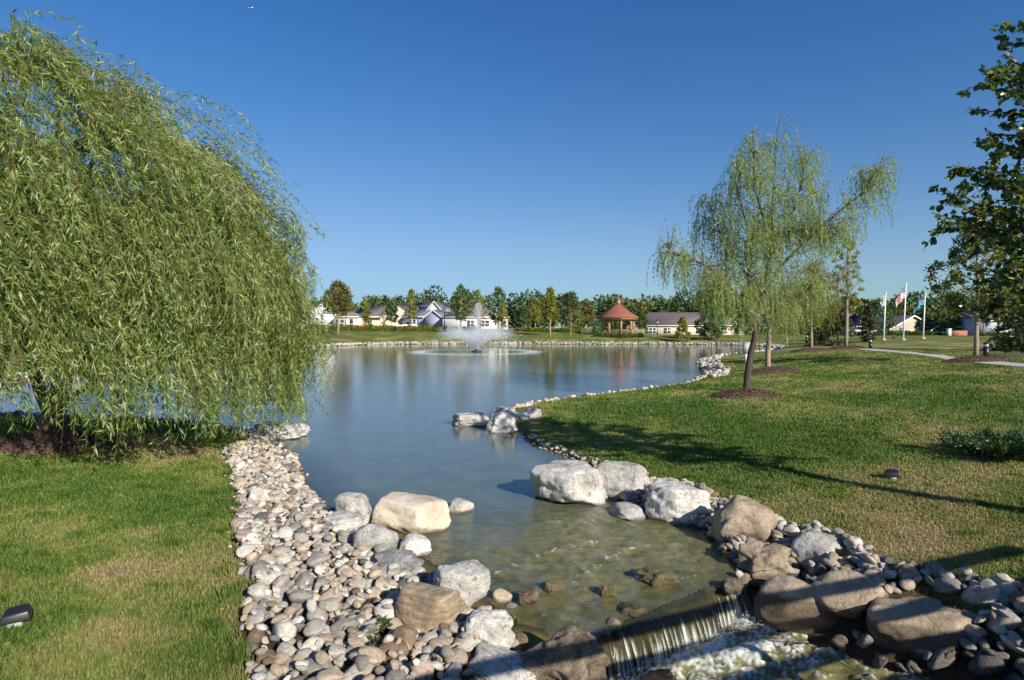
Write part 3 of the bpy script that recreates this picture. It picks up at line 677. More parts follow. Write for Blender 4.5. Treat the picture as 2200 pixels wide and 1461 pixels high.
for i, c in enumerate(cob):
    x, y, zc, asp, rz, tx, ty, ci, reg, pi = c
    if i < 300:
        o = bpy.data.objects.new('cobble', pmesh[pi]); col.objects.link(o)
        o.location = (x, y, zc); o.scale = asp; o.rotation_euler = (tx, ty, rz)
        o.material_slots[0].link = 'OBJECT'; o.material_slots[0].material = RC[colour_names[ci]]
        nb = min(B_INFO, key=lambda b: math.hypot(b[1][0]-x, b[1][1]-y)/(.4+b[2]))
        sz_ = 'large' if asp[0] > .225 else ('medium' if asp[0] > .17 else 'small')
        dx = x-nb[1][0]; dy = y-nb[1][1]
        rel = ('left of' if dx < 0 else 'right of') if abs(dx) > abs(dy) else ('in front of' if dy < 0 else 'behind')
        setp(o, f"{sz_} {colour_names[ci]} {SH[pi % 4]} cobble {rel} {nb[0]}", 'cobble', grp_names[reg])
    else:
        V = protos[pi][0]*asp; M3 = np.array(Euler((tx, ty, rz)).to_matrix())
        stuffs.setdefault((reg, ci), []).append((V@M3.T + [x, y, zc], protos[pi][1]))
bylab = {}
for o in bpy.data.objects:
    if o.get('category') == 'cobble': bylab.setdefault(o['label'], []).append(o)
for lb, os_ in bylab.items():
    if len(os_) > 1:
        os_.sort(key=lambda o: proj(np.array(o.location))[0]); n_ = len(os_)
        nm_ = ['leftmost'] + [w + ' from left' for w in ('second', 'third', 'fourth', 'fifth', 'sixth', 'seventh', 'eighth')][:max(0, n_-2)] + ['rightmost']
        for o, w in zip(os_, nm_): o['label'] = lb + ', ' + w
def join(lst):
    Vs = []; Fs = []; n = 0
    for V, Fc in lst: Vs.append(V); Fs.append(Fc+n); n += len(V)
    return np.concatenate(Vs), np.concatenate(Fs)
def stuff_stones(name, by_col):
    """one mesh, several stone materials"""
    Vs = []; Fs = []; mi = []; n = 0; mats = []
    for ci in sorted(by_col):
        V, Fc = join(by_col[ci]); Vs.append(V); Fs.append(Fc+n); n += len(V); mats.append(RC[colour_names[ci]]); mi.append(np.full(len(Fc), len(mats)-1))
    me = np_mesh(name, np.concatenate(Vs), [np.concatenate(Fs)], True)
    for m_ in mats: me.materials.append(m_)
    me.polygons.foreach_set('material_index', np.concatenate(mi).astype(np.int32))
    o = bpy.data.objects.new(name, me); col.objects.link(o); return o
for reg, nm, lab in [('left bank', 'small_cobbles', 'smaller mixed river cobbles filling the left bank'), ('right bank', 'small_cobbles', 'smaller mixed river cobbles filling the right bank'),
                     ('right shore', 'pebbles', 'small pebbles at the edge of the right lawn'), ('stream bed', 'bed_stones', 'ochre stones lying on the bed of the shallow stream')]:
    bc = {k[1]: v_ for k, v_ in stuffs.items() if k[0] == reg}
    if bc: setp(stuff_stones(nm, bc), lab, 'cobbles', kind='stuff')
# rip-rap bands round the far pond
V2 = [rock_verts(300+i, 2, 18, 9, .0) for i in range(8)]
def riprap(curve, n, wid, smin, smax, name, lab, off=0.0, cw=(.36, .22, .1, .02, .2, .06, .04)):
    curve = np.asarray(curve); seg = np.linalg.norm(np.diff(curve, axis=0), axis=1); cum = np.concatenate([[0], np.cumsum(seg)])
    bc = {}
    for i in range(n):
        s = r.uniform(0, cum[-1]); k = min(np.searchsorted(cum, s), len(curve)-1); k = max(k, 1)
        t = (s-cum[k-1])/seg[k-1]; p = curve[k-1]*(1-t) + curve[k]*t
        d = (curve[k]-curve[k-1])/seg[k-1]; nrm = np.array([d[1], -d[0]]); 
        ofs = r.uniform(0, 1)
        ww = wid if not callable(wid) else wid(p)
        for sg in (1, -1):
            q = p + nrm*sg*(ofs*ww - .12 + off)
            if look(p[0]+nrm[0]*sg*.4, p[1]+nrm[1]*sg*.4, 'dp') > 0: break
        S_ = r.uniform(smin, smax); V, Fc = V2[int(r.integers(0, 8))]
        M3 = np.array(Euler((r.uniform(-.5, .5), r.uniform(-.5, .5), r.uniform(0, 6.3))).to_matrix())
        V = (V*[S_, S_*.8, S_*.65])@M3.T + [q[0], q[1], max(tz(q[0], q[1]), -.08) + S_*.12 + .25*S_*r.uniform(0, 1)]
        bc.setdefault(int(r.choice(7, p=cw)), []).append((V, Fc))
    return setp(stuff_stones(name, bc), lab, 'shore stones', kind='stuff')
iw = lambda a, b: catmull([onz(*p)[:2] for p in pond_px[a:b]], 4, False)
riprap(iw(22, 36), 2400, 1.2, .15, .36, 'shore_stones', 'pale stones lining the far shore of the pond')
riprap(iw(35, 42), 650, lambda p: 1.5 if p[1] < 56 else .8, .2, .42, 'shore_stones', 'pile of pale stones on the right shore beyond the slender willow')
riprap(iw(41, 48), 260, .35, .12, .3, 'shore_stones', 'thin line of stones between the right lawn and the pond')
riprap(iw(11, 19), 380, .55, .12, .3, 'shore_stones', 'stones along the near shore under the large willow', 0, (.12, .2, .25, .13, .15, .07, .08))

# ------------------------------------------------------------------ grass blades
M_grass, nt, out = new_mat('grass_blade')
aD = N(nt, 'ShaderNodeAttribute', attribute_name='dry').outputs['Fac']
c = ramp(nt, aD, [(0, (.08, .155, .022)), (.33, (.165, .245, .045)), (.55, (.27, .28, .08)), (.8, (.36, .31, .12)), (1, (.44, .35, .18))])
b = N(nt, 'ShaderNodeBsdfPrincipled'); L(nt, c, b.inputs['Base Color']); b.inputs['Roughness'].default_value = .55; b.inputs['Specular IOR Level'].default_value = .25
t = N(nt, 'ShaderNodeBsdfTranslucent'); L(nt, c, t.inputs[0]); s = N(nt, 'ShaderNodeMixShader'); s.inputs[0].default_value = .35
L(nt, b.outputs[0], s.inputs[1]); L(nt, t.outputs[0], s.inputs[2]); L(nt, s.outputs[0], out.inputs[0])
mulch_spots = []          # (x,y,rx,ry)
for (px, py, rx, ry) in [(120,958,1.55,.9),(1603,852,1.25,.9),(1655,800,1.5,1.1),(1743,755,1.7,1.4),(1817,750,1.6,1.3),(2100,776,1.6,1.2)]:
    g_ = ground(px, py); mulch_spots.append((g_[0], g_[1], rx, ry))
pathp = [ground(*p) for p in [(1780,748),(1880,753),(1945,758),(2010,765),(2070,774),(2140,781),(2260,790)]]
C = catmull(np.array(pathp)[:, :2], 10, False); d = np.gradient(C, axis=0); d /= np.linalg.norm(d, axis=1)[:, None]; nr = np.stack([-d[:, 1], d[:, 0]], 1)
PC = C.copy(); PATHC, PATHN = C, nr
def grass(n, xr, yr, name, lab, ref=5.0):
    r = np.random.default_rng(77)
    yy = (r.uniform(0, 1, n)); y = yr[0]*(yr[1]/yr[0])**(yy**1.15)
    lo = np.minimum(xr[0](y), xr[1](y)); hi = np.maximum(xr[0](y), xr[1](y)); x = lo + (hi-lo)*r.uniform(0, 1, n)
    z, dp, ds, sl, sr, dry = look(x, y, 'z', 'dp', 'ds', 'sl', 'sr', 'dry'); jit = r.normal(0, .05, n) + .04*vnoise(x, y, 5, 8)
    pd_ = np.min(np.abs((x[:, None]-PC[None, :, 0])) + np.abs((y[:, None]-PC[None, :, 1])), 1)
    ok = (pd_ > .9) & (dp > .10+jit) & (ds > .2+jit) & (sl > .04+jit) & (sr > .03+jit)
    for (mx_, my_, rx, ry) in mulch_spots: ok &= ((x-mx_)/rx)**2 + ((y-my_)/ry)**2 > .92 + .1*jit
    ok &= r.uniform(0, 1, n) > np.clip((dry-.72)*2.0, 0, .75)
    x, y, z, dry, dp, sl, sr = x[ok], y[ok], z[ok], dry[ok], dp[ok], sl[ok], sr[ok]; n = len(x)
    tuft = vnoise(x, y, 8, 14, 3)
    hgt = (.032 + .026*r.uniform(0, 1, n) + .06*np.clip(tuft-.25, 0, 1))*(1 - .35*dry)*(1+.25*smooth01(12, 30, y))*(1 + .9*np.clip(tuft+.2, 0, 1)*(1-smooth01(.05, .35, np.minimum(np.minimum(sl, sr), dp))))
    wd = np.maximum(.0032, y*.0007)*r.uniform(.7, 1.3, n)
    a = r.uniform(0, 2*PI, n); lean = r.uniform(.15, 1.0, n)*hgt
    la = a + PI/2 + r.normal(0, .5, n) ; dx = np.cos(la)*lean; dy = np.sin(la)*lean
    wx_, wy_ = np.cos(a)*wd, np.sin(a)*wd
    P = np.zeros((n, 5, 3))
    P[:, 0] = np.stack([x-wx_, y-wy_, z-.01], 1); P[:, 1] = np.stack([x+wx_, y+wy_, z-.01], 1)
    P[:, 2] = np.stack([x+.8*wx_+dx*.35, y+.8*wy_+dy*.35, z+hgt*.6], 1); P[:, 3] = np.stack([x-.8*wx_+dx*.35, y-.8*wy_+dy*.35, z+hgt*.6], 1)
    P[:, 4] = np.stack([x+dx, y+dy, z+hgt], 1)
    base = 5*np.arange(n)[:, None]
    me = np_mesh(name, P.reshape(-1, 3), [base+[0, 1, 2, 3], base+[3, 2, 4]])
    dd = np.clip(dry - .35*np.clip(tuft-.2, 0, 1) + r.normal(0, .15, n), 0, 1); attr(me, 'dry', np.repeat(dd, 5))
    setp(link(name, me, M_grass), lab, 'grass', kind='stuff')
grass(170000, (lambda y: -.95*y-.3, lambda y: -.30*y-.2), (3.2, 20), 'grass', 'mown lawn with worn dry patches on the left bank')
grass(330000, (lambda y: .0*y+.8, lambda y: .95*y+.6), (5.0, 46), 'grass', 'wide mown lawn rising on the right bank')

# ------------------------------------------------------------------ leaves and trees
def leaf_batch(P, D, Ln, Wd, r, shape='lance'):
    """P base points, D unit directions; returns verts (n*4,3), quads"""
    n = len(P); q = r.normal(size=(n, 3)); s = np.cross(D, q); s /= np.linalg.norm(s, axis=1)[:, None]+1e-9
    nn = np.cross(D, s)
    V = np.zeros((n, 4, 3)); Ln = np.broadcast_to(Ln, n)[:, None]; Wd = np.broadcast_to(Wd, n)[:, None]
    mid = .42 if shape == 'lance' else .38
    V[:, 0] = P; V[:, 1] = P + D*Ln*mid + s*Wd*.5 + nn*Wd*.10; V[:, 2] = P + D*Ln + nn*Ln*r.uniform(-.12, .12, n)[:, None]; V[:, 3] = P + D*Ln*mid - s*Wd*.5 + nn*Wd*.10
    return V.reshape(-1, 3), 4*np.arange(n)[:, None]+[0, 1, 2, 3]
def strands(starts, dirs, lens, wind, r, K=14, stiff=.72):
    n = len(starts); pts = np.zeros((n, K, 3)); pts[:, 0] = starts; d = dirs.copy(); step = (lens/(K-1))[:, None]
    term = np.array([0, 0, -1.0]) + wind + r.normal(0, .10, (n, 3)); term /= np.linalg.norm(term, axis=1)[:, None]
    for k in range(1, K):
        d = d*stiff + term*(1-stiff)*1.25; d += r.normal(0, .035, (n, 3)); d /= np.linalg.norm(d, axis=1)[:, None]
        pts[:, k] = pts[:, k-1] + d*step
    return pts
def strand_tubes(pts, rad):
    n, K, _ = pts.shape; d = np.zeros_like(pts); d[:, 1:-1] = pts[:, 2:]-pts[:, :-2]; d[:, 0] = pts[:, 1]-pts[:, 0]; d[:, -1] = pts[:, -1]-pts[:, -2]
    d /= np.linalg.norm(d, axis=2)[..., None]+1e-9; ref = np.array([.3, .9, .1]); a = np.cross(d, ref); a /= np.linalg.norm(a, axis=2)[..., None]+1e-9; b_ = np.cross(d, a)
    rr_ = rad*np.linspace(1, .35, K)[None, :, None]; V = []
    for k in range(3):
        t = 2*PI*k/3; V.append(pts + (a*math.cos(t)+b_*math.sin(t))*rr_)
    V = np.stack(V, 2); id_ = np.arange(n*K*3).reshape(n, K, 3); Q = []
    for k in range(3): Q.append(np.stack([id_[:, :-1, k], id_[:, :-1, (k+1) % 3], id_[:, 1:, (k+1) % 3], id_[:, 1:, k]], -1).reshape(-1, 4))
    return V.reshape(-1, 3), np.concatenate(Q)
def strand_leaves(pts, spacing, Ln, Wd, r, rnd_bias=0.0, spread=.55):
    n, K, _ = pts.shape; seglen = np.linalg.norm(pts[:, 1]-pts[:, 0], axis=1); tot = seglen*(K-1)
    cnt = np.maximum(2, (tot/spacing).astype(int)); sid = np.repeat(np.arange(n), cnt)
    t = r.uniform(.03, 1.0, len(sid))*(K-1); i = np.minimum(t.astype(int), K-2); f = (t-i)[:, None]
    P = pts[sid, i]*(1-f) + pts[sid, i+1]*f; D = pts[sid, i+1]-pts[sid, i]; D /= np.linalg.norm(D, axis=1)[:, None]+1e-9
    D = D + r.normal(0, spread, (len(sid), 3)) + np.array([0, 0, -.12]); D /= np.linalg.norm(D, axis=1)[:, None]
    V, Q = leaf_batch(P, D, Ln*r.uniform(.6, 1.2, len(P)), Wd*r.uniform(.7, 1.2, len(P)), r)
    srnd = r.uniform(0, 1, n)
    return V, Q, np.repeat(np.clip(.55*r.uniform(0, 1, len(P)) + .45*srnd[sid] + rnd_bias, 0, 1), 4)
def wobble(a, b, n, amp, r):
    a = np.array(a, float); b = np.array(b, float); t = np.linspace(0, 1, n)[:, None]
    P = a*(1-t)+b*t; o = r.normal(0, amp, (n, 3)); o[0] = 0; return P + np.cumsum(o, 0)*.5

# --- large windswept willow, left
r = np.random.default_rng(101)
g_ = ground(108, 945); T0 = g_
root = empty('willow_tree', g_, 'huge dense weeping willow with windblown strands, filling the left side', 'tree')
def loc(P): return np.asarray(P) - T0
DT = T0[1]
mb = MB()
pl = lambda px, py, dy=0: loc(at(px, py, DT+dy) )
trunk = [pl(108, 952), pl(112, 905), pl(122, 868), pl(134, 820), pl(125, 740), pl(112, 640), pl(100, 500)]
mb.tube(trunk, [.33, .25, .22, .20, .17, .13, .10], 12)
mb.tube([pl(114, 900), pl(90, 850, .3), pl(60, 760, .6), pl(20, 640, .8), pl(-20, 480, 1)], [.15, .13, .11, .09, .05], 8)
mb.tube([pl(118, 872), pl(160, 850, -.2), pl(205, 815, -.4), pl(250, 780, -.6), pl(330, 700, -.9), pl(400, 600, -1)], [.09, .075, .065, .06, .05, .03], 8)
mb.build('trunk', M_bark, root, True)
mb = MB(); tips = []
for i in range(26):
    a = 2*PI*i/26 + r.uniform(-.2, .2); k = i % 3; s0 = np.array(trunk[[4, 5, 6][k]]) ; R_ = [4.4, 3.3, 1.8][k]*r.uniform(.8, 1.1)
    zt_ = [5.0, 6.5, 8.2][k]*r.uniform(.92, 1.05) - T0[2]
    e = np.array([math.cos(a)*R_+.3, math.sin(a)*R_, zt_]); P = wobble(s0, e, 7, .07, r); P[:, 2] += np.sin(np.linspace(0, 1, 7)*PI)*.3
    mb.tube(P, list(np.linspace(.07, .018, 7)), 6); tips.append(P)
mb.build('limb', M_bark, root, True)
zenv = lambda rr_: np.interp(rr_, [0, 1.1, 1.7, 2.1, 2.6, 3.2, 3.9, 4.6], [8.6, 8.7, 8.5, 7.9, 7.2, 6.5, 5.9, 5.0])
n = 160
ang = r.uniform(0, 2*PI, n); front = (np.sin(ang) < .35)
ang = np.where(~front & (r.uniform(0, 1, n) < .45), -ang, ang)
rad = 4.15*np.sqrt(r.uniform(0, 1, n)); lump = 1 + .10*np.sin(ang*5+1) + .09*np.sin(ang*11+2) + .05*np.sin(ang*23)
shell = r.uniform(0, 1, n)**1.4
zs = zenv(rad/lump)*(1-.0*shell) - shell*(4.2) ; zs = np.maximum(zs, 2.2)
zs += .3*np.sin(ang*7+rad*2)
nx_ = 75; a2 = r.uniform(-1.1, .8, nx_); ang = np.concatenate([ang, a2]); r2 = r.uniform(3.1, 4.15, nx_); rad = np.concatenate([rad, r2]); zs = np.concatenate([zs, np.interp(r2, [3.1, 3.7, 4.15], [6.0, 5.6, 5.0])*r.uniform(.72, 1.0, nx_)]); n += nx_
S0 = np.stack([T0[0] + rad*np.cos(ang)-.35, T0[1] + rad*np.sin(ang)*.92, zs], 1)
dirs = np.stack([np.cos(ang)*.8+.25, np.sin(ang)*.8, .25+r.uniform(0, .6, n)], 1); dirs /= np.linalg.norm(dirs, axis=1)[:, None]
lens = np.clip((zs-.6)*r.uniform(.5, 1.02, n), 1.2, 5.4); m_ = 18; cid = np.repeat(np.arange(n), m_)
cw = np.where(rad*np.cos(ang) > 2.4, r.uniform(-.03, .2, n), r.uniform(.15, .95, n)); cl = r.uniform(.5, 1.0, n)
cl = np.where(rad*np.cos(ang) > 1.8, np.maximum(cl, r.uniform(1.0, 1.35, n)), cl)

S0 = S0[cid] + r.normal(0, .12, (n*m_, 3)); dirs = dirs[cid] + r.normal(0, .2, (n*m_, 3)); dirs /= np.linalg.norm(dirs, axis=1)[:, None]
lens = np.clip((S0[:, 2]-.6)*np.maximum(cl[cid], .75)*r.uniform(.6, 1.1, n*m_), .9, 6.4)
wx_c = cw[cid]
# a few bare-ish tips blown above the crown
for (px, py, dy) in [(90,95,0),(250,120,-.5),(275,110,-1),(300,130,-.5),(330,160,0),(15,95,0),(60,100,-1),(200,130,0),(230,150,-.6),(420,290,0),(130,70,0),(160,90,.4),(530,390,0),(560,400,-.3),(150,110,0),(370,230,-.5)]:
    for q in range(9):
        p = at(px-30+r.normal(0, 12), py+45+r.normal(0, 12), DT+dy) + r.normal(0, .12, 3); S0 = np.vstack([S0, p]); d_ = np.array([.75, 0, .8]) + r.normal(0, .12, 3); dirs = np.vstack([dirs, d_/np.linalg.norm(d_)]); lens = np.append(lens, r.uniform(.6, 1.05))
wx_c = np.concatenate([wx_c, np.full(len(S0)-len(wx_c), .12)]); wind = np.stack([wx_c, np.full(len(S0), -.04), np.zeros(len(S0))], 1)
pts = strands(S0, dirs, lens, wind, r, 14, .80)
# the crown's own outline: strands that would swing past it hang down along it
sprig = np.arange(len(pts)) >= n*m_
rx_ = pts[:, :, 0]-T0[0]; ry_ = pts[:, :, 1]-T0[1]; az = np.arctan2(ry_, rx_); rr_ = np.hypot(rx_, ry_)
renv = np.interp(-pts[:, :, 2], [-9.6, -9.0, -8.6, -8.0, -7.2, -6.6, -6.1, -5.4, -4.0, 0], [.5, 1.7, 2.8, 3.4, 4.0, 4.5, 5.0, 5.3, 5.45, 5.4])
cj = np.concatenate([r.normal(0, .36, n)[cid], np.zeros(sprig.sum())])
renv = renv*(1 + .07*np.sin(az*5+1.2) + .05*np.sin(az*11+.5) + .045*np.sin(pts[:, :, 2]*2.6+az*4)) + (r.normal(0, .10, len(pts)) + cj)[:, None] - .28 + sprig[:, None]*9
renv = np.maximum(renv, .4)
sc_r = np.minimum(1, renv/np.maximum(rr_, 1e-6)); pts[:, :, 0] = T0[0] + rx_*sc_r; pts[:, :, 1] = T0[1] + ry_*sc_r
# and end well above the lawn, lowest on the side over the water
for i_ in range(len(pts)):
    e = pts[i_, -1]; dxe = e[0]-T0[0]
    kk = 98 + 135*smooth01(1.2, 3.3, dxe) + 35*smooth01(-1.5, -3.5, dxe)
    zl = EYE - kk*e[1]/F + r.normal(.0, .22) - (.5 if r.uniform() < .10 else 0)
    zl = max(zl, .8); z_ = pts[i_, :, 2]
    if z_[-1] < zl:
        below = np.nonzero(z_ < zl)[0]; k = max(below[0], 1); f_ = (z_[k-1]-zl)/max(z_[k-1]-z_[k], 1e-6); tt_ = max((k-1+f_)/13, .15)
        tn = np.linspace(0, 13*tt_, 14); pts[i_] = np.stack([np.interp(tn, np.arange(14), pts[i_, :, c_]) for c_ in range(3)], 1)
pts -= T0
V, Q = strand_tubes(pts, .0045); link('twigs', np_mesh('twigs', V, [Q]), M_twig, root)
V, Q, R_ = strand_leaves(pts, .052, .175, .023, r, .03, .62)
me = np_mesh('crown', V, [Q]); attr(me, 'rnd', R_); link('crown', me, M_leaf_w1, root)

# --- willows on the right, limbs traced from their real lean
def willow(base_px, limbs, mat, label, n_sub, n_str, len_rng, leaf, wind, seed, rmax, barkm, depth_mul=1.0, wd=.018, spacing=.045, grp=None):
    r = np.random.default_rng(seed); g_ = ground(*base_px); D0 = g_[1]
    root = empty('willow_tree', g_, label, 'tree', grp); mb = MB(); mb2 = MB(); S = []; Dr = []
    for li, (pp, r0, r1, dy, hang) in enumerate(limbs):
        P = np.array([at(px, py, D0 + dy*depth_mul*t) for (px, py), t in zip(pp, np.linspace(0, 1, len(pp)))])
        C = catmull(P, 4, False); C = np.vstack([C, P[-1]])
        (mb if li == 0 else mb2).tube(C - g_, list(np.linspace(r0, r1, len(C))), 9 if li == 0 else 7)
        if not hang: continue
        for k in range(n_sub):
            t = r.uniform(.25, 1.0); i = int(t*(len(C)-1.01)); s = C[i]; out_ = C[-1]-C[0]; out_ /= np.linalg.norm(out_)
            d = out_*.4 + r.normal(0, .65, 3); d[2] = abs(d[2])*.45 + .15; d /= np.linalg.norm(d); Ls = r.uniform(.5, 1.5)*(1.25-t*.6)*hang
            if t > .86: d = d*.6 + np.array([0, 0, .8]); d /= np.linalg.norm(d); Ls *= 1.1
            E = wobble(s, s + d*Ls, 5, .04, r); mb2.tube(E - g_, list(np.linspace(.018, .006, 5)), 5)
            for q in range(n_str):
                p = E[min(4, int(r.uniform(1, 5)))] + r.normal(0, .06, 3); S.append(p); dd = d*.6 + r.normal(0, .4, 3); dd[2] += .25; Dr.append(dd/np.linalg.norm(dd))
    mb.build('trunk', barkm, root, True); mb2.build('limb', barkm, root, True)
    S = np.array(S); Dr = np.array(Dr); lens = r.uniform(len_rng[0], len_rng[1], len(S))
    pts = strands(S, Dr, lens, np.array(wind), r, 10, .66) - g_
    V, Q = strand_tubes(pts, .005); link('twigs', np_mesh('twigs', V, [Q]), M_twig, root)
    V, Q, R_ = strand_leaves(pts, spacing, leaf, wd, r); me = np_mesh('crown', V, [Q]); attr(me, 'rnd', R_); link('crown', me, mat, root)
    return root
willow((1605, 843), [
  ([(1603,846),(1607,800),(1613,760),(1622,722),(1620,690),(1616,655)], .145, .09, 0, 0),
  ([(1618,680),(1611,640),(1610,600),(1612,550),(1606,490),(1590,430),(1578,380)], .085, .02, -1.0, 1.1),
  ([(1624,690),(1636,640),(1646,590),(1655,520),(1660,440),(1664,370),(1668,302)], .10, .02, .4, 1.15),
  ([(1640,640),(1680,570),(1735,515),(1790,465),(1840,425),(1885,390)], .075, .02, -.8, 1.2),
  ([(1612,668),(1575,625),(1530,580),(1480,555),(1430,540)], .065, .02, -.6, 1.1),
  ([(1612,600),(1580,555),(1548,500),(1525,450)], .045, .015, .8, 1.0),
  ([(1652,560),(1690,490),(1718,410),(1732,340)], .05, .015, .5, 1.0),
  ([(1622,700),(1660,665),(1715,640),(1760,600)], .05, .015, 2.0, .7),
  ([(1618,690),(1590,660),(1560,640),(1530,625)], .05, .015, -2.0, 1.0),
  ([(1650,540),(1640,470),(1618,390),(1622,325)], .045, .015, -1.6, 1.0),
  ([(1655,520),(1700,500),(1760,500),(1800,510)], .045, .015, 1.2, .9)],
  M_leaf_w2, 'slender young weeping willow with a leaning dark trunk and open crown, on the right lawn', 30, 10, (.5, 1.5), .135, (.08, 0, 0), 201, .2, M_bark_dark, spacing=.042, wd=.022)
willow((1650, 797), [
  ([(1650,800),(1650,760),(1652,725),(1656,690)], .16, .10, 0, 0),
  ([(1653,720),(1690,690),(1730,668),(1775,668)], .06, .02, -1, .9),
  ([(1655,715),(1670,660),(1690,610),(1700,580)], .07, .02, .5, 1.1),
  ([(1655,710),(1720,650),(1770,620),(1805,605)], .06, .02, 0, 1.1),
  ([(1655,700),(1640,650),(1625,610)], .05, .02, 1, 1.0),
  ([(1660,680),(1730,620),(1760,580)], .05, .02, 1.5, 1.1)],
  M_leaf_w3, 'second willow with a straight brown trunk and yellowish crown behind the slender willow', 22, 9, (.7, 1.6), .14, (.1, 0, 0), 202, .2, M_bark_pale, wd=.026, spacing=.06)

# --- general broadleaf builder
def tree(name, base, height, width, mat, label, seed, bark=None, crown0=.3, nclump=26, per=70, leaf=.2, tr=None, shape='egg', group=None, lean=0.0, sparse=.42, leafw=.6, kind_cat='tree', top=None):
    r = np.random.default_rng(seed); base = np.asarray(base, float); bark = bark or M_bark_pale
    root = empty(name, base, label, kind_cat, group); mb = MB()
    H = height; tr = tr or H*.016+.02; top_p = np.array([lean*H, 0, H*.93])
    T = wobble((0, 0, -.15), top_p, 7, H*.006, r); mb.tube(T, list(np.linspace(tr, tr*.15, 7)), 8); mb.build('trunk', bark, root, True)
    C = []; 
    for i in range(nclump):
        t = (i+.5)/nclump; t = crown0 + (1-crown0)*t; tt = (t-crown0)/(1-crown0)
        if shape == 'egg': w = math.sin(PI*min(1, (tt*.86+.14)))**.7
        elif shape == 'cone': w = (1-tt)*.95+.08
        elif shape == 'column': w = .75*math.sin(PI*min(1, tt*.9+.1))**.5
        elif shape == 'fan': w = math.sin(PI*min(1, tt*.75+.25))
        else: w = math.sqrt(max(0, 1-(2*tt-1)**2))
        a = i*2.4 + r.uniform(-.4, .4); R_ = width/2*w*math.sqrt(r.uniform(.15, 1))
        C.append((lean*H*t + R_*math.cos(a), R_*math.sin(a), H*t*.98))
    C = np.array(C); mb = MB()
    for c_ in C[::max(1, nclump//12)]:
        s0 = np.array([lean*c_[2]*.8, 0, c_[2]*.80]); s0[2] = max(s0[2], H*crown0*.8); mb.tube(wobble(s0, c_, 4, H*.005, r), list(np.linspace(tr*.35, tr*.08, 4)), 5)
    mb.build('limb', bark, root, True)
    cs = sparse*width/math.sqrt(nclump)*1.5
    P = (C[:, None] + r.normal(0, cs*.6, (nclump, per, 3))*[1, 1, .75]).reshape(-1, 3)
    P[:, 2] = np.maximum(P[:, 2], H*crown0*.7)
    D = r.normal(0, 1, (len(P), 3)); D[:, 2] -= .4; D /= np.linalg.norm(D, axis=1)[:, None]
    V, Q = leaf_batch(P, D, leaf*r.uniform(.6, 1.3, len(P)), leaf*leafw*r.uniform(.7, 1.2, len(P)), r, 'oval')
    rn = np.clip(.5*r.uniform(0, 1, len(P)) + .5*np.repeat(r.uniform(0, 1, nclump), per), 0, 1)
    me = np_mesh('crown', V, [Q]); attr(me, 'rnd', np.repeat(rn, 4)); link('crown', me, mat, root); return root
def tree_px(px, py, top, wpx, mat, label, seed, **k):
    g_ = ground(px, py); s = g_[1]/F
    return tree(k.pop('name', 'young_tree'), g_, (py-top)*s, wpx*s, mat, label, seed, **k)
def tree_at(px, y, top, wpx, mat, label, seed, **k):
    """stands at depth y, its foot hidden"""
    p = at(px, 700, y); z = tz(p[0], y); t = at(px, top, y)
    return tree(k.pop('name', 'young_tree'), (p[0], y, z), t[2]-z, wpx*y/F, mat, label, seed, **k)
FT = 'young trees along the far shore'
tree_px(727,721,605,62,M_leaf_rus,'round russet green tree on a mulch patch before the white garage house',301,nclump=60,per=90,leaf=.34,crown0=.42,sparse=.5,group=FT)
tree_at(787,122,650,22,M_leaf_yel,'narrow yellow green tree in front of the cream house roof',302,nclump=18,per=60,leaf=.34,shape='column',group=FT)
tree_at(842,124,645,28,M_leaf_mid,'rounded green tree between the cream house and the grey house',303,nclump=34,per=70,leaf=.36,group=FT)
tree_at(823,118,668,24,M_leaf_rus,'sparse brownish sapling against the cream gable',318,nclump=12,per=24,leaf=.28,group=FT)
tree_at(884,120,620,26,M_leaf_yel,'tall yellowish tree with a thin top before the grey house',304,nclump=24,per=60,leaf=.36,shape='egg',group=FT)
tree_px(990,716,611,44,M_leaf_mid,'tall loose green tree left of the fountain jet',305,nclump=34,per=50,leaf=.36,crown0=.28,sparse=.4,group=FT)
tree_at(1027,118,621,36,M_leaf_yel,'thin open tree directly behind the fountain jet',306,nclump=22,per=36,leaf=.34,crown0=.3,group=FT)
tree_px(1070,718,617,44,M_leaf_mid,'tall green tree with a dark trunk right of the fountain jet',307,nclump=38,per=50,leaf=.36,crown0=.25,bark=M_bark_dark,group=FT)
tree_px(1081,722,655,26,M_leaf_yel,'small olive tree beside the tall dark trunked tree',319,nclump=20,per=40,leaf=.32,crown0=.3,group=FT)
tree_at(1130,116,660,26,M_leaf_mid,'small pale green tree standing against the dark woods',308,nclump=22,per=50,leaf=.34,crown0=.35,group=FT)
tree_at(1150,120,640,30,M_leaf_yel,'slim yellow green tree right of the small pale one',309,nclump=26,per=60,leaf=.36,crown0=.3,group=FT)
tree_px(1182,725,618,44,M_leaf_yel,'tall yellow green tree with a pointed top and a pale trunk by the far shore',310,nclump=44,per=64,leaf=.36,crown0=.35,shape='cone',group=FT)
tree_px(1226,722,668,36,M_leaf_rus,'bare twiggy grey shrub between the far trees',311,nclump=16,per=6,leaf=.22,crown0=.12,shape='fan',name='shrub',kind_cat='shrub')
tree_at(1238,122,668,36,M_leaf_yel,'bushy yellow green tree behind the bare shrub',312,nclump=34,per=60,leaf=.36,crown0=.18,group=FT)
tree_at(1262,128,652,40,M_leaf_rus,'rust tinged tree left of the gazebo',313,nclump=34,per=70,leaf=.38,crown0=.25,group=FT)
tree_at(1225,135,628,50,M_leaf_wood,'tall dark green tree rising left of the gazebo above the others',320,nclump=40,per=70,leaf=.42,crown0=.2,group=FT)
tree_at(1380,112,672,24,M_leaf_mid,'small round dark green tree at the right side of the gazebo',314,nclump=26,per=70,leaf=.3,crown0=.3,group=FT)
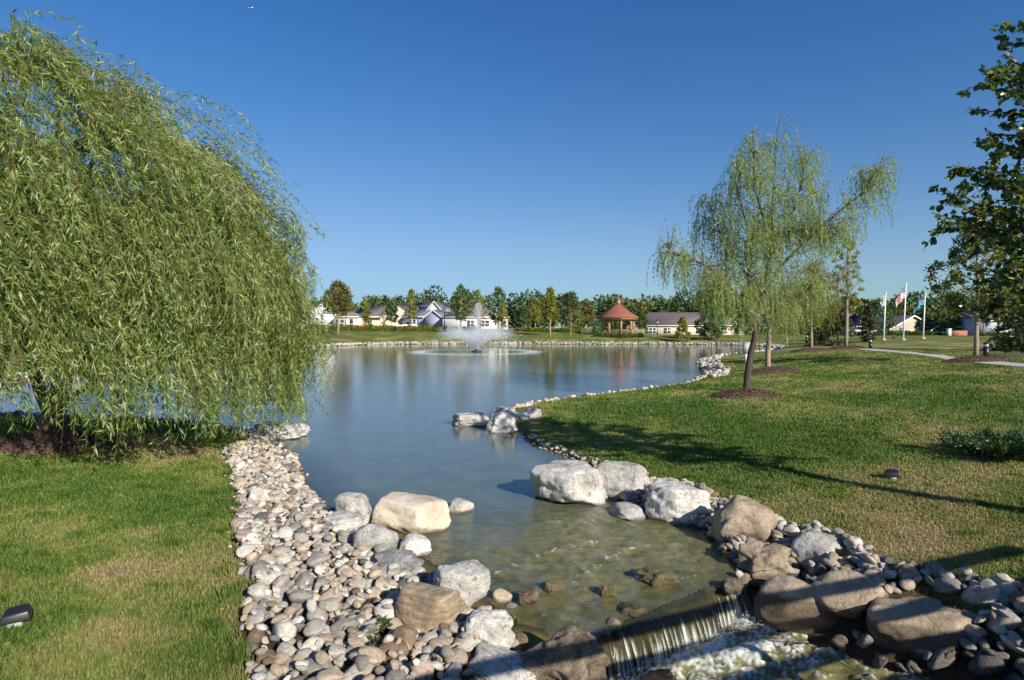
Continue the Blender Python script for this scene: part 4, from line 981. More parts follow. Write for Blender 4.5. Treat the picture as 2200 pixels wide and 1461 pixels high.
tree_px(1466,735,680,32,M_leaf_yel,'bright yellow green bush tree leaning over the far shore before the long cream house',315,nclump=30,per=70,leaf=.3,crown0=.12,shape='cone',group=FT)
tree_px(1528,730,655,62,M_leaf_mid,'broad green tree with reddish lower leaves right of the long cream house',316,nclump=50,per=80,leaf=.36,crown0=.12,group=FT)
# right side
tree_px(1743,755,560,66,M_leaf_w3,'young tree with a pale trunk on a mulch mound behind the two willows',330,crown0=.28,nclump=36,per=80,leaf=.17,bark=M_bark_pale,group='young trees on the right lawn')
tree_px(1817,750,505,62,M_leaf_yel,'tall thin yellow green tree on a mulch ring left of the flagpoles',331,crown0=.33,nclump=44,per=70,leaf=.16,sparse=.36,group='young trees on the right lawn')
tree_px(2096,775,482,170,M_leaf_oak,'maple with yellowing leaves and a straight grey trunk before the dark leaved tree',332,crown0=.34,nclump=80,per=110,leaf=.16,shape='egg',sparse=.34,bark=M_bark_pale,group='young trees on the right lawn')
tree_px(2144,753,600,90,M_leaf_oak,'thinner tree with a shaded trunk behind the right bollard light',333,crown0=.4,nclump=44,per=80,leaf=.17,bark=M_bark_dark,group='young trees on the right lawn')
tree_px(1690,745,610,70,M_leaf_w3,'light green tree half hidden behind the second willow trunk',334,crown0=.25,nclump=34,per=70,leaf=.2,group='young trees on the right lawn')
def conifer(px, py, top, wpx, mat, label, seed, leaf=.22, n=4200):
    r = np.random.default_rng(seed); g_ = ground(px, py); s = g_[1]/F; H = (py-top)*s; Wd = wpx*s
    root = empty('spruce_tree', g_, label, 'tree', 'conifers on the right'); mb = MB(); mb.tube([(0, 0, -.1), (0, 0, H*.5), (0, 0, H*.98)], [H*.02+.02, H*.012, .01], 7); mb.build('trunk', M_bark_dark, root, True)
    k = 90; t = r.uniform(0.02, 1, k); a = r.uniform(0, 2*PI, k); Lb = Wd/2*(1-t)**.8*r.uniform(.75, 1.1, k)+.05
    bi = r.integers(0, k, n); u_ = r.uniform(.1, 1, n)
    P = np.stack([np.cos(a[bi])*Lb[bi]*u_, np.sin(a[bi])*Lb[bi]*u_, t[bi]*H*.97 - .18*Lb[bi]*u_ + .12], 1) + r.normal(0, .05*Wd/3, (n, 3))
    D = np.stack([np.cos(a[bi]), np.sin(a[bi]), -.2+0*u_], 1) + r.normal(0, .6, (n, 3)); D /= np.linalg.norm(D, axis=1)[:, None]
    V, Q = leaf_batch(P, D, leaf, leaf*.4, r); me = np_mesh('crown', V, [Q]); attr(me, 'rnd', np.repeat(r.uniform(0, 1, n), 4)); link('crown', me, mat, root)
conifer(1800,742,648,90,M_needle_br,'wide dark olive spruce with browning tips left of the white flagpole',340,.3)
conifer(1757,742,690,60,M_needle_br,'low brownish spruce beside the wide olive one',341,.3)
conifer(1862,735,655,44,M_needle_br,'narrow reddish olive conifer just left of the leftmost flagpole',342,.3)
conifer(2185,755,640,120,M_needle,'dark green spruce at the right edge behind the bollard light',343,.24)
for i, (px, y, top, w_, mt, lab) in enumerate([
  (1885,118,645,70,M_leaf_mid,'leafy green tree behind the leftmost flagpole'),(1915,150,650,50,M_leaf_wood,'dark tree between the flagpoles and the woods'),
  (1985,128,672,30,M_needle,'small dark bush tree before the tan gable'),(2036,125,668,52,M_leaf_mid,'round bright green tree right of the tan gabled house'),
  (2050,170,625,100,M_leaf_wood,'broad dark tree towering behind the tan gabled house'),(1985,180,645,80,M_leaf_wood,'dark crown behind the middle flagpole'),(2150,170,628,120,M_leaf_wood,'large dark tree behind the pale blue house'),
  (1700,120,668,60,M_leaf_wood,'dark bushy tree beyond the willows near the right shore'),(1600,125,665,60,M_leaf_mid,'green tree right of the long cream house, behind the slender willow')]):
    tree_at(px, y, top, w_, mt, lab, 350+i, nclump=40, per=80, leaf=.38, crown0=.08, group='background trees at right')
# --- dark leaved tree at the right edge (trunk just outside the frame)
r = np.random.default_rng(401)
BT = np.array([7.45, 7.7, 0]); BT[2] = tz(BT[0], BT[1])
root = empty('birch_tree', BT, 'dark leaved birch reaching in from the right edge with heart shaped leaves', 'tree')
mb = MB(); tk = wobble((0, 0, -.2), (-.15, .1, 6.7), 9, .03, r); mb.tube(tk, list(np.linspace(.16, .02, 9)), 10); mb.build('trunk', M_bark_pale, root, True)
mb = MB(); LP = []; LD = []
spec = []
for i in range(62):
    t = .33 + .65*i/62; zz = t*6.5; Lb = np.interp(t, [.27, .42, .58, .7, .85, .95, 1], [.8, 1.2, 1.45, 1.25, 1.05, .9, .45])*r.uniform(.8, 1.12); a = i*2.4 + r.uniform(-.3, .3)
    spec.append((zz, Lb, a))
for (px, py) in [(1990,458),(2035,345),(2038,400),(2020,430),(2110,120),(2105,250),(2150,75),(2055,470)]:      # branch tips seen against the sky
    p = at(px+12, py, 7.6) - BT; spec.append((max(1, p[2]-.55), math.hypot(p[0], p[1]), math.atan2(p[1], p[0])))
for zz, Lb, a in spec:
    e = np.array([math.cos(a)*Lb, math.sin(a)*Lb, zz+.28*Lb]); s0 = np.array([0, 0, zz-.1]); C = wobble(s0, e, 8, .03, r); C[-1] = e
    mb.tube(C, list(np.linspace(.028, .005, 8)), 5)
    ntw = int(6*Lb)+2
    for j in range(ntw):
        t = r.uniform(.2, 1); k = int(t*6.99); s1 = C[k]; d = (C[-1]-C[0])/Lb*.6 + r.normal(0, .5, 3); d /= np.linalg.norm(d); E = wobble(s1, s1+d*r.uniform(.2, .55), 5, .015, r)
        mb.tube(E, list(np.linspace(.006, .002, 5)), 4)
        for q in range(22):
            u_ = r.uniform(.1, 1)*3.99; p = E[int(u_)]*(1-u_ % 1) + E[int(u_)+1]*(u_ % 1); dd = d*.5 + r.normal(0, .6, 3) + [0, 0, -.45]; dd /= np.linalg.norm(dd); LP.append(p + dd*.02); LD.append(dd)
    for q in range(int(10*Lb)):
        u_ = r.uniform(2, 6.99); p = C[int(u_)]*(1-u_ % 1) + C[int(u_)+1]*(u_ % 1); dd = r.normal(0, .7, 3) + [0, 0, -.3]; dd /= np.linalg.norm(dd); LP.append(p+dd*.02); LD.append(dd)
mb.build('limb', M_bark, root, True)
P = np.array(LP); D = np.array(LD); n = len(P); q_ = r.normal(size=(n, 3)); q_[:, 2] += 1.2; s_ = np.cross(D, q_); s_ /= np.linalg.norm(s_, axis=1)[:, None]; nn = np.cross(D, s_)
Ln = (.082*r.uniform(.7, 1.2, n))[:, None]; V = np.zeros((n, 6, 3))
V[:, 0] = P; V[:, 1] = P + D*Ln*.18 + s_*Ln*.40 + nn*Ln*.05; V[:, 2] = P + D*Ln*.5 + s_*Ln*.36 + nn*Ln*.06; V[:, 3] = P + D*Ln; V[:, 4] = P + D*Ln*.5 - s_*Ln*.36 + nn*Ln*.06; V[:, 5] = P + D*Ln*.18 - s_*Ln*.40 + nn*Ln*.05
me = np_mesh('crown', V.reshape(-1, 3), [6*np.arange(n)[:, None]+[0, 1, 2, 3, 4, 5]]); attr(me, 'rnd', np.repeat(r.uniform(0, 1, n), 6)); link('crown', me, M_leaf_birch, root)
# low juniper at the right edge
g_ = ground(2165, 985)
root = empty('juniper_shrub', g_, 'low spreading dark green juniper at the right edge of the lawn', 'shrub'); r = np.random.default_rng(411)
mb = MB(); P = []; D = []
for i in range(60):
    a = r.uniform(0, 2*PI); Ls = r.uniform(.5, 1.15); e = np.array([math.cos(a)*Ls, math.sin(a)*Ls*.9, .18+.22*r.uniform(0, 1)]); C = wobble((0, 0, .02), e, 5, .02, r); mb.tube(C, [.012, .01, .007, .005, .003], 4)
    u_ = r.uniform(1.0, 3.99, 300); k = u_.astype(int); f = (u_-k)[:, None]; p = C[k]*(1-f)+C[k+1]*f + r.normal(0, .05, (300, 3)); P.append(p); d = (e/Ls)[None] + r.normal(0, .5, (300, 3)) + [0, 0, .3]; D.append(d/np.linalg.norm(d, axis=1)[:, None])
mb.build('stem', M_bark_dark, root); P = np.concatenate(P); D = np.concatenate(D); V, Q = leaf_batch(P, D, .06, .024, r); me = np_mesh('foliage', V, [Q]); attr(me, 'rnd', np.repeat(r.uniform(0, 1, len(P)), 4)); link('foliage', me, M_needle_dk, root)

# --- woods behind everything
r = np.random.default_rng(501); P = []; D = []; RN = []; mbw = MB()
for i in range(330):
    px = r.uniform(-900, 3100); row = r.integers(0, 3); y = [172, 205, 240][row]*r.uniform(.96, 1.04)
    topy = 632 + 7*math.sin(px*.011) + 5*math.sin(px*.037+1) + r.uniform(-7, 9) - (8 if 1150 < px < 1260 else 0) + (9 if 940 < px < 985 else 0)
    p = at(px, topy, y); H = p[2]; R_ = r.uniform(3.2, 5.5); n = 420; cl = r.integers(4, 8)
    cc = r.normal(0, 1, (cl, 3)); cc /= np.linalg.norm(cc, axis=1)[:, None]; cc *= [R_*.55, R_*.55, H*.26]
    w_ = r.integers(0, cl, n); q_ = r.normal(0, 1, (n, 3)); q_ /= np.linalg.norm(q_, axis=1)[:, None]; q_ *= r.uniform(.75, 1.05, (n, 1))*[R_*.62, R_*.62, H*.24]
    pp = cc[w_] + q_ + [p[0], y, H*.52]; pp[:, 2] = np.clip(pp[:, 2], .6, H); P.append(pp)
    d = q_/np.linalg.norm(q_, axis=1)[:, None] + r.normal(0, .8, (n, 3)); D.append(d/np.linalg.norm(d, axis=1)[:, None]); RN.append(np.clip(.55*r.uniform(0, 1, n) + .5*r.uniform(0, 1)**1.3, 0, 1))
    mbw.tube([(p[0], y, 0), (p[0], y, H*.6)], [.25, .12], 5)
P = np.concatenate(P); D = np.concatenate(D); V, Q = leaf_batch(P, D, 1.15, .85, r, 'oval'); me = np_mesh('woodland', V, [Q]); attr(me, 'rnd', np.repeat(np.concatenate(RN), 4))
wo = setp(link('woodland', me, M_leaf_wood), 'distant deciduous woods forming the treeline behind the houses', 'woods', kind='stuff')
mbw.build('woodland_trunks', M_bark_dark, wo)

# --- mulch beds
for i, (x, y, rx, ry) in enumerate(mulch_spots):
    labs = ['brown mulch bed round the foot of the huge willow', 'mulch mound under the slender willow', 'mulch ring under the second willow', 'mulch mound under the pale trunked young tree', 'mulch ring under the tall thin tree', 'long mulch bed under the yellowing maple']
    n = 28; V = []; rr_ = [0, .25, .5, .75, .92, 1.0, 1.05]; hh = [.15, .145, .125, .085, .04, .008, -.06]; hk = 1.7
    for a_, b_ in zip(rr_, hh):
        for k in range(n):
            t = 2*PI*k/n; wv = 1+.07*math.sin(3*t+i)+.04*math.sin(7*t); xx = x+rx*a_*wv*math.cos(t); yy = y+ry*a_*wv*math.sin(t); V.append((xx, yy, tz(xx, yy)+b_*hk+.035*nv(xx, yy, 0, 3.1)*(a_ < 1)))
    Q = [[a_*n+k, a_*n+(k+1) % n, (a_+1)*n+(k+1) % n, (a_+1)*n+k] for a_ in range(len(rr_)-1) for k in range(n)]
    rc = np.random.default_rng(900+i); nc_ = 2600; ta = rc.uniform(0, 2*PI, nc_); ra = np.sqrt(rc.uniform(0, 1.12, nc_)); xc = x+rx*ra*np.cos(ta); yc = y+ry*ra*np.sin(ta)
    zc_ = look(xc, yc, 'z') + hk*np.interp(ra, rr_, hh) + .03; dc = rc.normal(0, 1, (nc_, 3)); dc[:, 2] *= .35; dc /= np.linalg.norm(dc, axis=1)[:, None]
    Vc, Qc = leaf_batch(np.stack([xc, yc, zc_], 1), dc, .07*rc.uniform(.5, 1.5, nc_), .028, rc)
    me = np_mesh('mulch_bed', np.vstack([np.array(V, float), Vc]), [np.array(Q), Qc+len(V)], True); setp(link('mulch_bed', me, M_mulch), labs[i], 'mulch', 'mulch beds under trees')
for px, py, lab in [(728,722,'small mulch patch round the russet tree on the far bank'), (2195,765,'mulch under the dark spruce at the right edge')]:
    g_ = ground(px, py); mb = MB(); mb.lathe([(2.2, -.1), (2.0, .05), (1.2, .14), (.2, .2)], 18, g_); setp(mb.build('mulch_bed', M_mulch, None, True), lab, 'mulch', 'mulch beds under trees')

# ------------------------------------------------------------------ path
V = []; offs = np.linspace(-.65, .65, 7); C = PATHC; nr = PATHN
for c_, n_ in zip(C, nr):
    for o_ in offs: p = c_+n_*o_; V.append((p[0], p[1], tz(p[0], p[1]) + .04))
K = len(offs); Q = [[i*K+j, i*K+j+1, (i+1)*K+j+1, (i+1)*K+j] for i in range(len(C)-1) for j in range(K-1)]
setp(link('path', np_mesh('path', V, [np.array(Q)]), M_concrete), kind='structure')

# ------------------------------------------------------------------ hedges and shrubs
def bush(name, pts, r0, h, mat, label, seed, cat='hedge', group=None, leaf=.22, n=500):
    r = np.random.default_rng(seed); P = []; D = []; RN = []; pts = np.array(pts)
    base = pts[0]; root = empty(name, base, label, cat, group); mb = MB()
    for p in pts:
        q_ = r.normal(0, 1, (n, 3)); q_ /= np.linalg.norm(q_, axis=1)[:, None]; q_[:, 2] = abs(q_[:, 2]); s = r.uniform(.8, 1.15)
        P.append(p - base + q_*[r0*s, r0*s, h*s]*r.uniform(.6, 1, (n, 1))); d = q_ + r.normal(0, .6, (n, 3)); D.append(d/np.linalg.norm(d, axis=1)[:, None]); RN.append(np.clip(.5*r.uniform(0, 1, n)+.5*r.uniform(0, 1), 0, 1))
        for k in range(4): mb.tube([p-base, p-base+[r.uniform(-.4, .4)*r0, r.uniform(-.4, .4)*r0, h*.8]], [.03, .01], 4)
    mb.build('stem', M_bark_dark, root); P = np.concatenate(P); D = np.concatenate(D)
    V, Q = leaf_batch(P, D, leaf, leaf*.6, r, 'oval'); me = np_mesh('foliage', V, [Q]); attr(me, 'rnd', np.repeat(np.concatenate(RN), 4)); link('foliage', me, mat, root)
def line_pts(px0, px1, y, n):
    o = []
    for t in np.linspace(0, 1, n):
        p = at(px0*(1-t)+px1*t, 700, y); o.append((p[0], y, tz(p[0], y)-.05))
    return o
bush('hedge', line_pts(600, 942, 112, 34), .75, 1.15, M_hedge, 'long low hedge with orange and green leaves before the white houses', 601, leaf=.3)
bush('hedge', line_pts(948, 1018, 113, 8), .7, 1.0, M_leaf_mid, 'short dark green hedge left of the fountain', 602, leaf=.3)
bush('hedge', line_pts(1112, 1240, 113, 13), .65, .8, M_hedge, 'low yellow green hedge right of the fountain on the far bank', 603, leaf=.3)
for i, px in enumerate(range(1280, 1385, 12)):
    bush('shrub', line_pts(px, px, 101.5, 1), .62, .75, M_leaf_mid, 'low clipped green shrub before the gazebo, ' + ['leftmost', 'second', 'third', 'fourth', 'fifth', 'sixth', 'seventh', 'eighth', 'rightmost'][i] + ' of the row', 610+i, 'shrub', 'shrubs round the gazebo', .26, 420)
for px, lab in [(1290,'tall grassy clump seen behind the gazebo at its left side'), (1315,'tall grassy clump seen through the middle gazebo bay'), (1336,'dark round clump seen through the gazebo right of centre')]:
    bush('shrub', line_pts(px, px, 116, 1), 1.4, 2.6, M_leaf_mid, lab, px, 'shrub', 'clumps behind the gazebo', .3, 700)
bush('hedge', line_pts(1895, 2060, 118, 16), .8, .9, M_leaf_mid, 'low green planting behind the flagpoles', 640, leaf=.3)
bush('hedge', line_pts(2105, 2180, 112, 8), .7, .6, M_leaf_rus, 'low reddish planting before the pale blue house', 641, leaf=.3)
bush('shrub', [ground(1345, 838)], .12, .55, M_leaf_mid, 'single weed sprouting at the water edge of the right shore', 650, 'weed', leaf=.12, n=30)
for i, (px, py, lab) in enumerate([(825,1338,'tuft of grass growing among the cobbles left of the striped boulder'), (800,1380,'small weed between the cobbles near the bottom edge'), (1100,1335,'sprig of green weed beside the blotchy boulder')]):
    p = onz(px, py, .3); bush('weed', [(p[0], p[1], .26)], .06, .07, M_leaf_mid, lab, 660+i, 'weed', 'weeds among the cobbles', .05, 60)

# ------------------------------------------------------------------ houses
def house(label, px, y, w, dep, eave, ridge, wall_m, roof_m, rz=0.0, roof='gable', windows=(), extra=None, name='house', base=None, group='houses beyond the pond', ov=.35):
    """local x along the front, front faces -y; origin front centre. eave/ridge heights above ground"""
    p = at(px, 700, y); z = tz(p[0], y) if base is None else base
    root = empty(name, (p[0], y, z), label, 'house', group, rz)
    def vol(x0, x1, y0, y1, e, rg, kind, wm, rm):
        mb = MB(); mb.box(x0, x1, y0, y1, -.6, e)
        if kind == 'front':                 # gable faces the camera
            xm = (x0+x1)/2; mb.add([(x0,y0,e),(x1,y0,e),(xm,y0,rg),(x0,y1,e),(x1,y1,e),(xm,y1,rg)], [(0,1,2),(4,3,5),(0,2,5,3),(2,1,4,5)])
        elif kind == 'side':                # ridge runs left to right
            ym = (y0+y1)/2; mb.add([(x0,y0,e),(x0,y1,e),(x0,ym,rg),(x1,y0,e),(x1,y1,e),(x1,ym,rg)], [(1,0,2),(3,4,5),(0,3,5,2),(4,1,2,5)])
        mb.build('wall', wm, root)
        mb = MB(); t = .16
        if kind == 'front':
            xm = (x0+x1)/2; s = (rg-e)/(xm-x0); ex = ov
            for sg in (-1, 1):
                xo = xm+sg*((x1-x0)/2+ex); ze = e - s*ex; mb.add([(xm,y0-ex,rg+.02),(xm,y1+ex,rg+.02),(xo,y1+ex,ze),(xo,y0-ex,ze),(xm,y0-ex,rg+t),(xm,y1+ex,rg+t),(xo,y1+ex,ze+t),(xo,y0-ex,ze+t)], [(0,3,2,1),(4,5,6,7),(0,4,7,3),(3,7,6,2),(2,6,5,1),(1,5,4,0)])
        elif kind == 'side':
            ym = (y0+y1)/2; s = (rg-e)/(ym-y0); ex = ov
            for sg in (-1, 1):
                yo = ym+sg*((y1-y0)/2+ex); ze = e - s*ex; mb.add([(x0-ex,ym,rg+.02),(x1+ex,ym,rg+.02),(x1+ex,yo,ze),(x0-ex,yo,ze),(x0-ex,ym,rg+t),(x1+ex,ym,rg+t),(x1+ex,yo,ze+t),(x0-ex,yo,ze+t)], [(0,1,2,3),(7,6,5,4),(3,2,6,7),(0,3,7,4),(2,1,5,6),(1,0,4,5)])
        else:
            ex = ov; i_ = min(x1-x0, y1-y0)/2; ym = (y0+y1)/2
            mb.add([(x0-ex,y0-ex,e),(x1+ex,y0-ex,e),(x1+ex,y1+ex,e),(x0-ex,y1+ex,e),(x0+i_,ym,rg),(x1-i_,ym,rg)], [(0,1,5,4),(1,2,5),(2,3,4,5),(3,0,4),(3,2,1,0)])
        rf = mb.build('roof', rm, root)
        mb = MB()
        if kind == 'front':
            for sg in (-1, 1): mb.add([(xm,y0-ov-.03,rg+.18),(xm,y0-ov-.03,rg-.12),(xm+sg*((x1-x0)/2+ov),y0-ov-.03,e-s*ov-.12),(xm+sg*((x1-x0)/2+ov),y0-ov-.03,e-s*ov+.18)], [(0,1,2,3)])
        elif kind == 'side': mb.box(x0-ov, x1+ov, y0-ov-.12 , y0-ov-.01, e-s*ov-.16, e-s*ov+.1)
        else: mb.box(x0-ov, x1+ov, y0-ov-.08, y0-ov+.02, e-.2, e+.03)
        mb.build('fascia', M_trim, rf)
    vol(-w/2, w/2, 0, dep, eave, ridge, roof, wall_m, roof_m)
    for ex in (extra or []): vol(*ex)
    def win(x, z_, ww, hh, yf=0.0, kind='window', face='front', shutters=False):
        if kind == 'garage':
            o = MB().box(x-ww/2, x+ww/2, yf-.05, yf+.02, 0, hh).build('garage_door', M_trim, root); mbp = MB()
            for k in range(1, 4): mbp.box(x-ww/2+.05, x+ww/2-.05, yf-.07, yf-.055, hh*k/4-.02, hh*k/4+.02)
            mbp.build('panel_groove', M_greybox, o); return
        if face == 'front': bx = lambda a0, a1, d0, d1, z0, z1: (a0, a1, yf-d1, yf-d0, z0, z1)
        else: bx = lambda a0, a1, d0, d1, z0, z1: (w/2+d0, w/2+d1, a0, a1, z0, z1)
        f = MB(); f.box(*bx(x-ww/2, x+ww/2, .0, .05, z_, z_+hh)); f = f.build('window' if kind == 'window' else 'door', M_trim, root)
        k = max(1, round(ww/.9)) if kind == 'window' else 1; cw_ = ww/k; mbp = MB()
        for a_ in range(k):
            for b_ in range(2): mbp.box(*bx(x-ww/2+cw_*a_+.08, x-ww/2+cw_*(a_+1)-.08, .055, .075, z_+hh*b_/2+.06, z_+hh*(b_+1)/2-.05))
        mbp.build('pane', M_glass, f)
        if shutters: MB().box(x-ww/2-.4, x-ww/2-.06, yf-.07, yf, z_, z_+hh).box(x+ww/2+.06, x+ww/2+.4, yf-.07, yf, z_, z_+hh).build('shutter', M_roof_g, f)
    for a_ in windows: win(*a_)
    return root
yl = 138
# far-left house glimpsed through the willow, garage house, cream house, grey house, long white house
house('white house glimpsed through the right edge of the huge willow', 600, 142, 8, 8, 2.7, 5.2, M_wall_w, M_roof_b, .1, 'side', [(-1, .9, 1.5, 1.3)])
house('white house with a large front gable and wide garage door', 700, 132, 8.5, 12, 3.0, 6.2, M_wall_w, M_roof_b, .12, 'front', [(-.6, 0, 5.0, 2.3, 0, 'garage'), (0, 3.4, 1.2, .9)], [(-9.0, -4.3, 1.5, 11, 2.8, 5.8, 'side', M_wall_w, M_roof_b)])
house('cream house with a brown roof, porch posts and a tall window pair', 785, 137, 10.5, 11, 2.9, 5.4, M_wall_c, M_roof_b, -.55, 'side', [(-3.9, .5, 1.9, 1.7, 0, 'window', 'front', True), (-1.4, .1, .9, 2.2, 0, 'door'), (1.6, .5, 1.4, 1.6)])
house('small cream wing with a window and dark shutters beside the white garage house', 744, 130, 5.2, 7, 2.8, 4.2, M_wall_c, M_roof_b, 0, 'hip', [(-1.4, .5, 2.0, 1.7, 0, 'window', 'front', True), (1.2, .1, .9, 2.2, 0, 'door')])
house('blue grey house with a tall white gable and several roofs', 905, 136, 9.0, 10, 2.9, 5.0, M_wall_g, M_roof_g, -.3, 'side', [(-2.2, .4, 2.0, 1.7), (2.4, .8, .9, 1.3)], [(-6.0, 2.0, 5, 13, 3.6, 6.3, 'side', M_wall_g, M_roof_g), (-.6, 4.4, 3.2, 9, 3.6, 6.4, 'front', M_wall_w, M_roof_g), (2.0, 6.2, -2.2, 6, 2.6, 4.2, 'front', M_wall_g, M_roof_g)])
house('white and grey house end with a garage door left of the blue grey house', 856, 140, 6.0, 8, 2.8, 5.6, M_wall_w, M_roof_g, 0, 'side', [(-.6, 0, 3.0, 2.2, 0, 'garage')])
house('long white single storey house with a brown roof behind the fountain', 1021, 130, 14.6, 9, 2.75, 5.0, M_wall_w, M_roof_b, 0, 'hip', [(-1.0, .6, 1.6, 1.4), (2.2, .6, 2.0, 1.4), (6.4, .9, 1.0, 1.1), (4.6, .9, .5, 1.0), (1.0, .1, .9, 2.1, 0, 'door')])
house('long cream house with a wide grey brown roof behind the gazebo', 1478, 136, 27, 12, 2.45, 5.6, M_wall_c, M_roof_b, 0, 'hip', [(-8.7, .55, 2.6, 1.35), (-4.8, .55, 1.7, 1.35), (3.0, .55, 2.2, 1.35), (8, .5, 2.4, 1.4)])
hr = house('tan house with a broad front gable and a smaller garage gable', 1962, 128, 10.4, 12, 1.7, 4.6, M_wall_t, M_roof_d, 0, 'front', [(-2.6, 1.2, .9, .9)], [(2.6, 7.0, -2.0, 5, 1.6, 3.0, 'front', M_wall_t, M_roof_d), (-9.5, -3.0, 3, 12, 1.6, 4.6, 'side', M_wall_t, M_roof_d)], ov=.45)
house('pale blue house with a plain tall wall and brown roof behind the right hand trees', 2135, 118, 7.0, 10, 3.4, 5.4, M_wall_b, M_roof_b, -.25, 'side', [])
house('house with a near black roof and white porch posts left of the pale blue house', 2082, 124, 5.6, 9, 2.2, 4.4, M_wall_t, M_roof_d, 0, 'side', [(-1.5, .3, .9, 1.5), (1.2, .3, .9, 1.5)])
# brick garden wall with white pillar
p = at(2040, 700, 116); z = tz(p[0], 116)
rw = empty('brick_wall', (p[0], 116, z), 'low red brick wall with a white pillar right of the tan house', 'wall'); MB().box(.35, 3.6, 0, .3, -.3, 1.0).build('brickwork', M_brick, rw); MB().box(-.3, .3, -.1, .4, -.3, 1.3).box(-.38, .38, -.18, .48, 1.3, 1.42).build('pillar', M_trim, rw)

# ------------------------------------------------------------------ gazebo
g_ = ground(1328, 720); D = 106.0; p = at(1328, 718, D); GB = np.array([p[0], D, tz(p[0], D)])
sc_ = D/F; R_ = 33*sc_
root = empty('gazebo', GB, 'octagonal wooden gazebo with a red shingle roof on the far bank', 'gazebo', None, PI/8)
top_z = at(1328, 683, D)[2]-GB[2]; apex = at(1328, 653, D)[2]-GB[2]; Rr = 45.5*sc_
MB().lathe([(Rr, top_z), (Rr*.99, top_z+.12), (Rr*.62, top_z+(apex-top_z)*.36), (.3, apex)], 8).build('roof', M_roof_r, root)
MB().lathe([(Rr*.94, top_z-.28), (Rr*.94, top_z-.02)], 8).build('eave_beam', M_cedar, root)
cz = MB().lathe([(.42, apex-.1), (.42, apex+.75)], 8).build('cupola', M_cedar, root)
MB().lathe([(.62, apex+.75), (.5, apex+.9), (.1, apex+1.25), (.04, apex+1.6)], 8).build('cupola_roof', M_roof_r, cz)
MB().lathe([(R_*1.05, -.25), (R_*1.05, .22)], 8).build('floor', M_lumber, root)
ang8 = [2*PI*(k+.5)/8 for k in range(8)]; P8 = [(R_*math.cos(a), R_*math.sin(a)) for a in ang8]
for k in range(8):
    x, y = P8[k]; MB().box(x-.14, x+.14, y-.14, y+.14, .2, top_z-.25).build('post', M_cedar, root)
for k in range(8):
    a = Vector((*P8[k], 0)); b_ = Vector((*P8[(k+1) % 8], 0)); d = (b_-a); Ld = d.length; d.normalize()
    mb = MB()
    for sg, o_ in ((1, a), (-1, b_)):
        pp = [];
        for t in np.linspace(0, PI/2, 6): pp.append(o_ + d*sg*(1.15*(1-math.cos(t))) + Vector((0, 0, top_z-1.45+1.15*math.sin(t))))
        mb.tube(pp, .07, 6)
    mb.build('arch_brace', M_cedar, root)
    if k in (5,): pass
    mb = MB(); mb.tube([a+Vector((0,0,1.05)), b_+Vector((0,0,1.05))], .05, 6); mb.tube([a+Vector((0,0,.35)), b_+Vector((0,0,.35))], .04, 6)
    for j in range(1, 15): q_ = a + d*Ld*j/15; mb.tube([q_+Vector((0,0,.35)), q_+Vector((0,0,1.05))], .025, 4)
    mb.build('railing', M_cedar, root)
pt = empty('flower_pot', GB+np.array([R_*.62, -R_*.75, top_z-1.9]), 'round red hanging flower basket under the right side of the gazebo roof', 'flower basket')
MB().lathe([(.05, -.25), (.25, -.15), (.36, .05), (.3, .2), (.1, .3)], 12).build('basket', M_pot, pt, True); MB().tube([(0, 0, .25), (0, 0, 1.6)], .012, 5).build('hanger', M_black, pt)

# ------------------------------------------------------------------ lamp posts, bollards, flags, signs
def lamp(px, y, top, label):
    p = at(px, 700, y); z = tz(p[0], y); H = at(px, top, y)[2]-z
    root = empty('street_lamp', (p[0], y, z), label, 'street lamp', 'black post lamps round the pond')
    MB().lathe([(.16, 0), (.16, .5), (.09, .62), (.07, H-.95), (.05, H-.85)], 10).build('post', M_black, root)
    MB().lathe([(.13, H-.85), (.26, H-.42), (.26, H-.38)], 8).build('lantern', M_lampglass, root)
    MB().lathe([(.34, H-.38), (.28, H-.3), (.08, H-.1), (.03, H)], 8).build('lamp_cap', M_black, root)
lamp(955, 114, 641, 'black post lamp standing left of the fountain, tallest of the lamps')
lamp(897, 122, 657, 'black post lamp in front of the white gable of the blue grey house')
lamp(664, 116, 668, 'black post lamp at the left corner of the white garage house')
lamp(1412, 120, 686, 'slim dark post lamp before the long cream house')
lamp(2113, 108, 683, 'slim dark post lamp against the pale blue house wall')
def bollard(px, py, hpx, label):
    g_ = ground(px, py); H = hpx*g_[1]/F; rr_ = .16*H
    root = empty('bollard_light', g_, label, 'bollard light', 'black bollard lights along the path')
    MB().lathe([(rr_, -.1), (rr_, H*.72)], 14).build('post', M_black, root); MB().lathe([(rr_*.8, H*.72), (rr_*.8, H*.88)], 14).build('lens', M_lampglass, root)
    MB().lathe([(rr_*1.12, H*.88), (rr_*1.05, H*.95), (rr_*.4, H)], 14).build('cap', M_black, root)
bollard(1870, 750, 22, 'black bollard light left of the flagpoles'); bollard(2118, 769, 34, 'large black bollard light right of the maple trunk'); bollard(1733, 737, 18, 'small black bollard light left of the pale trunked tree')
bollard(1920, 728, 9, 'tiny bollard light at the foot of the flagpoles')
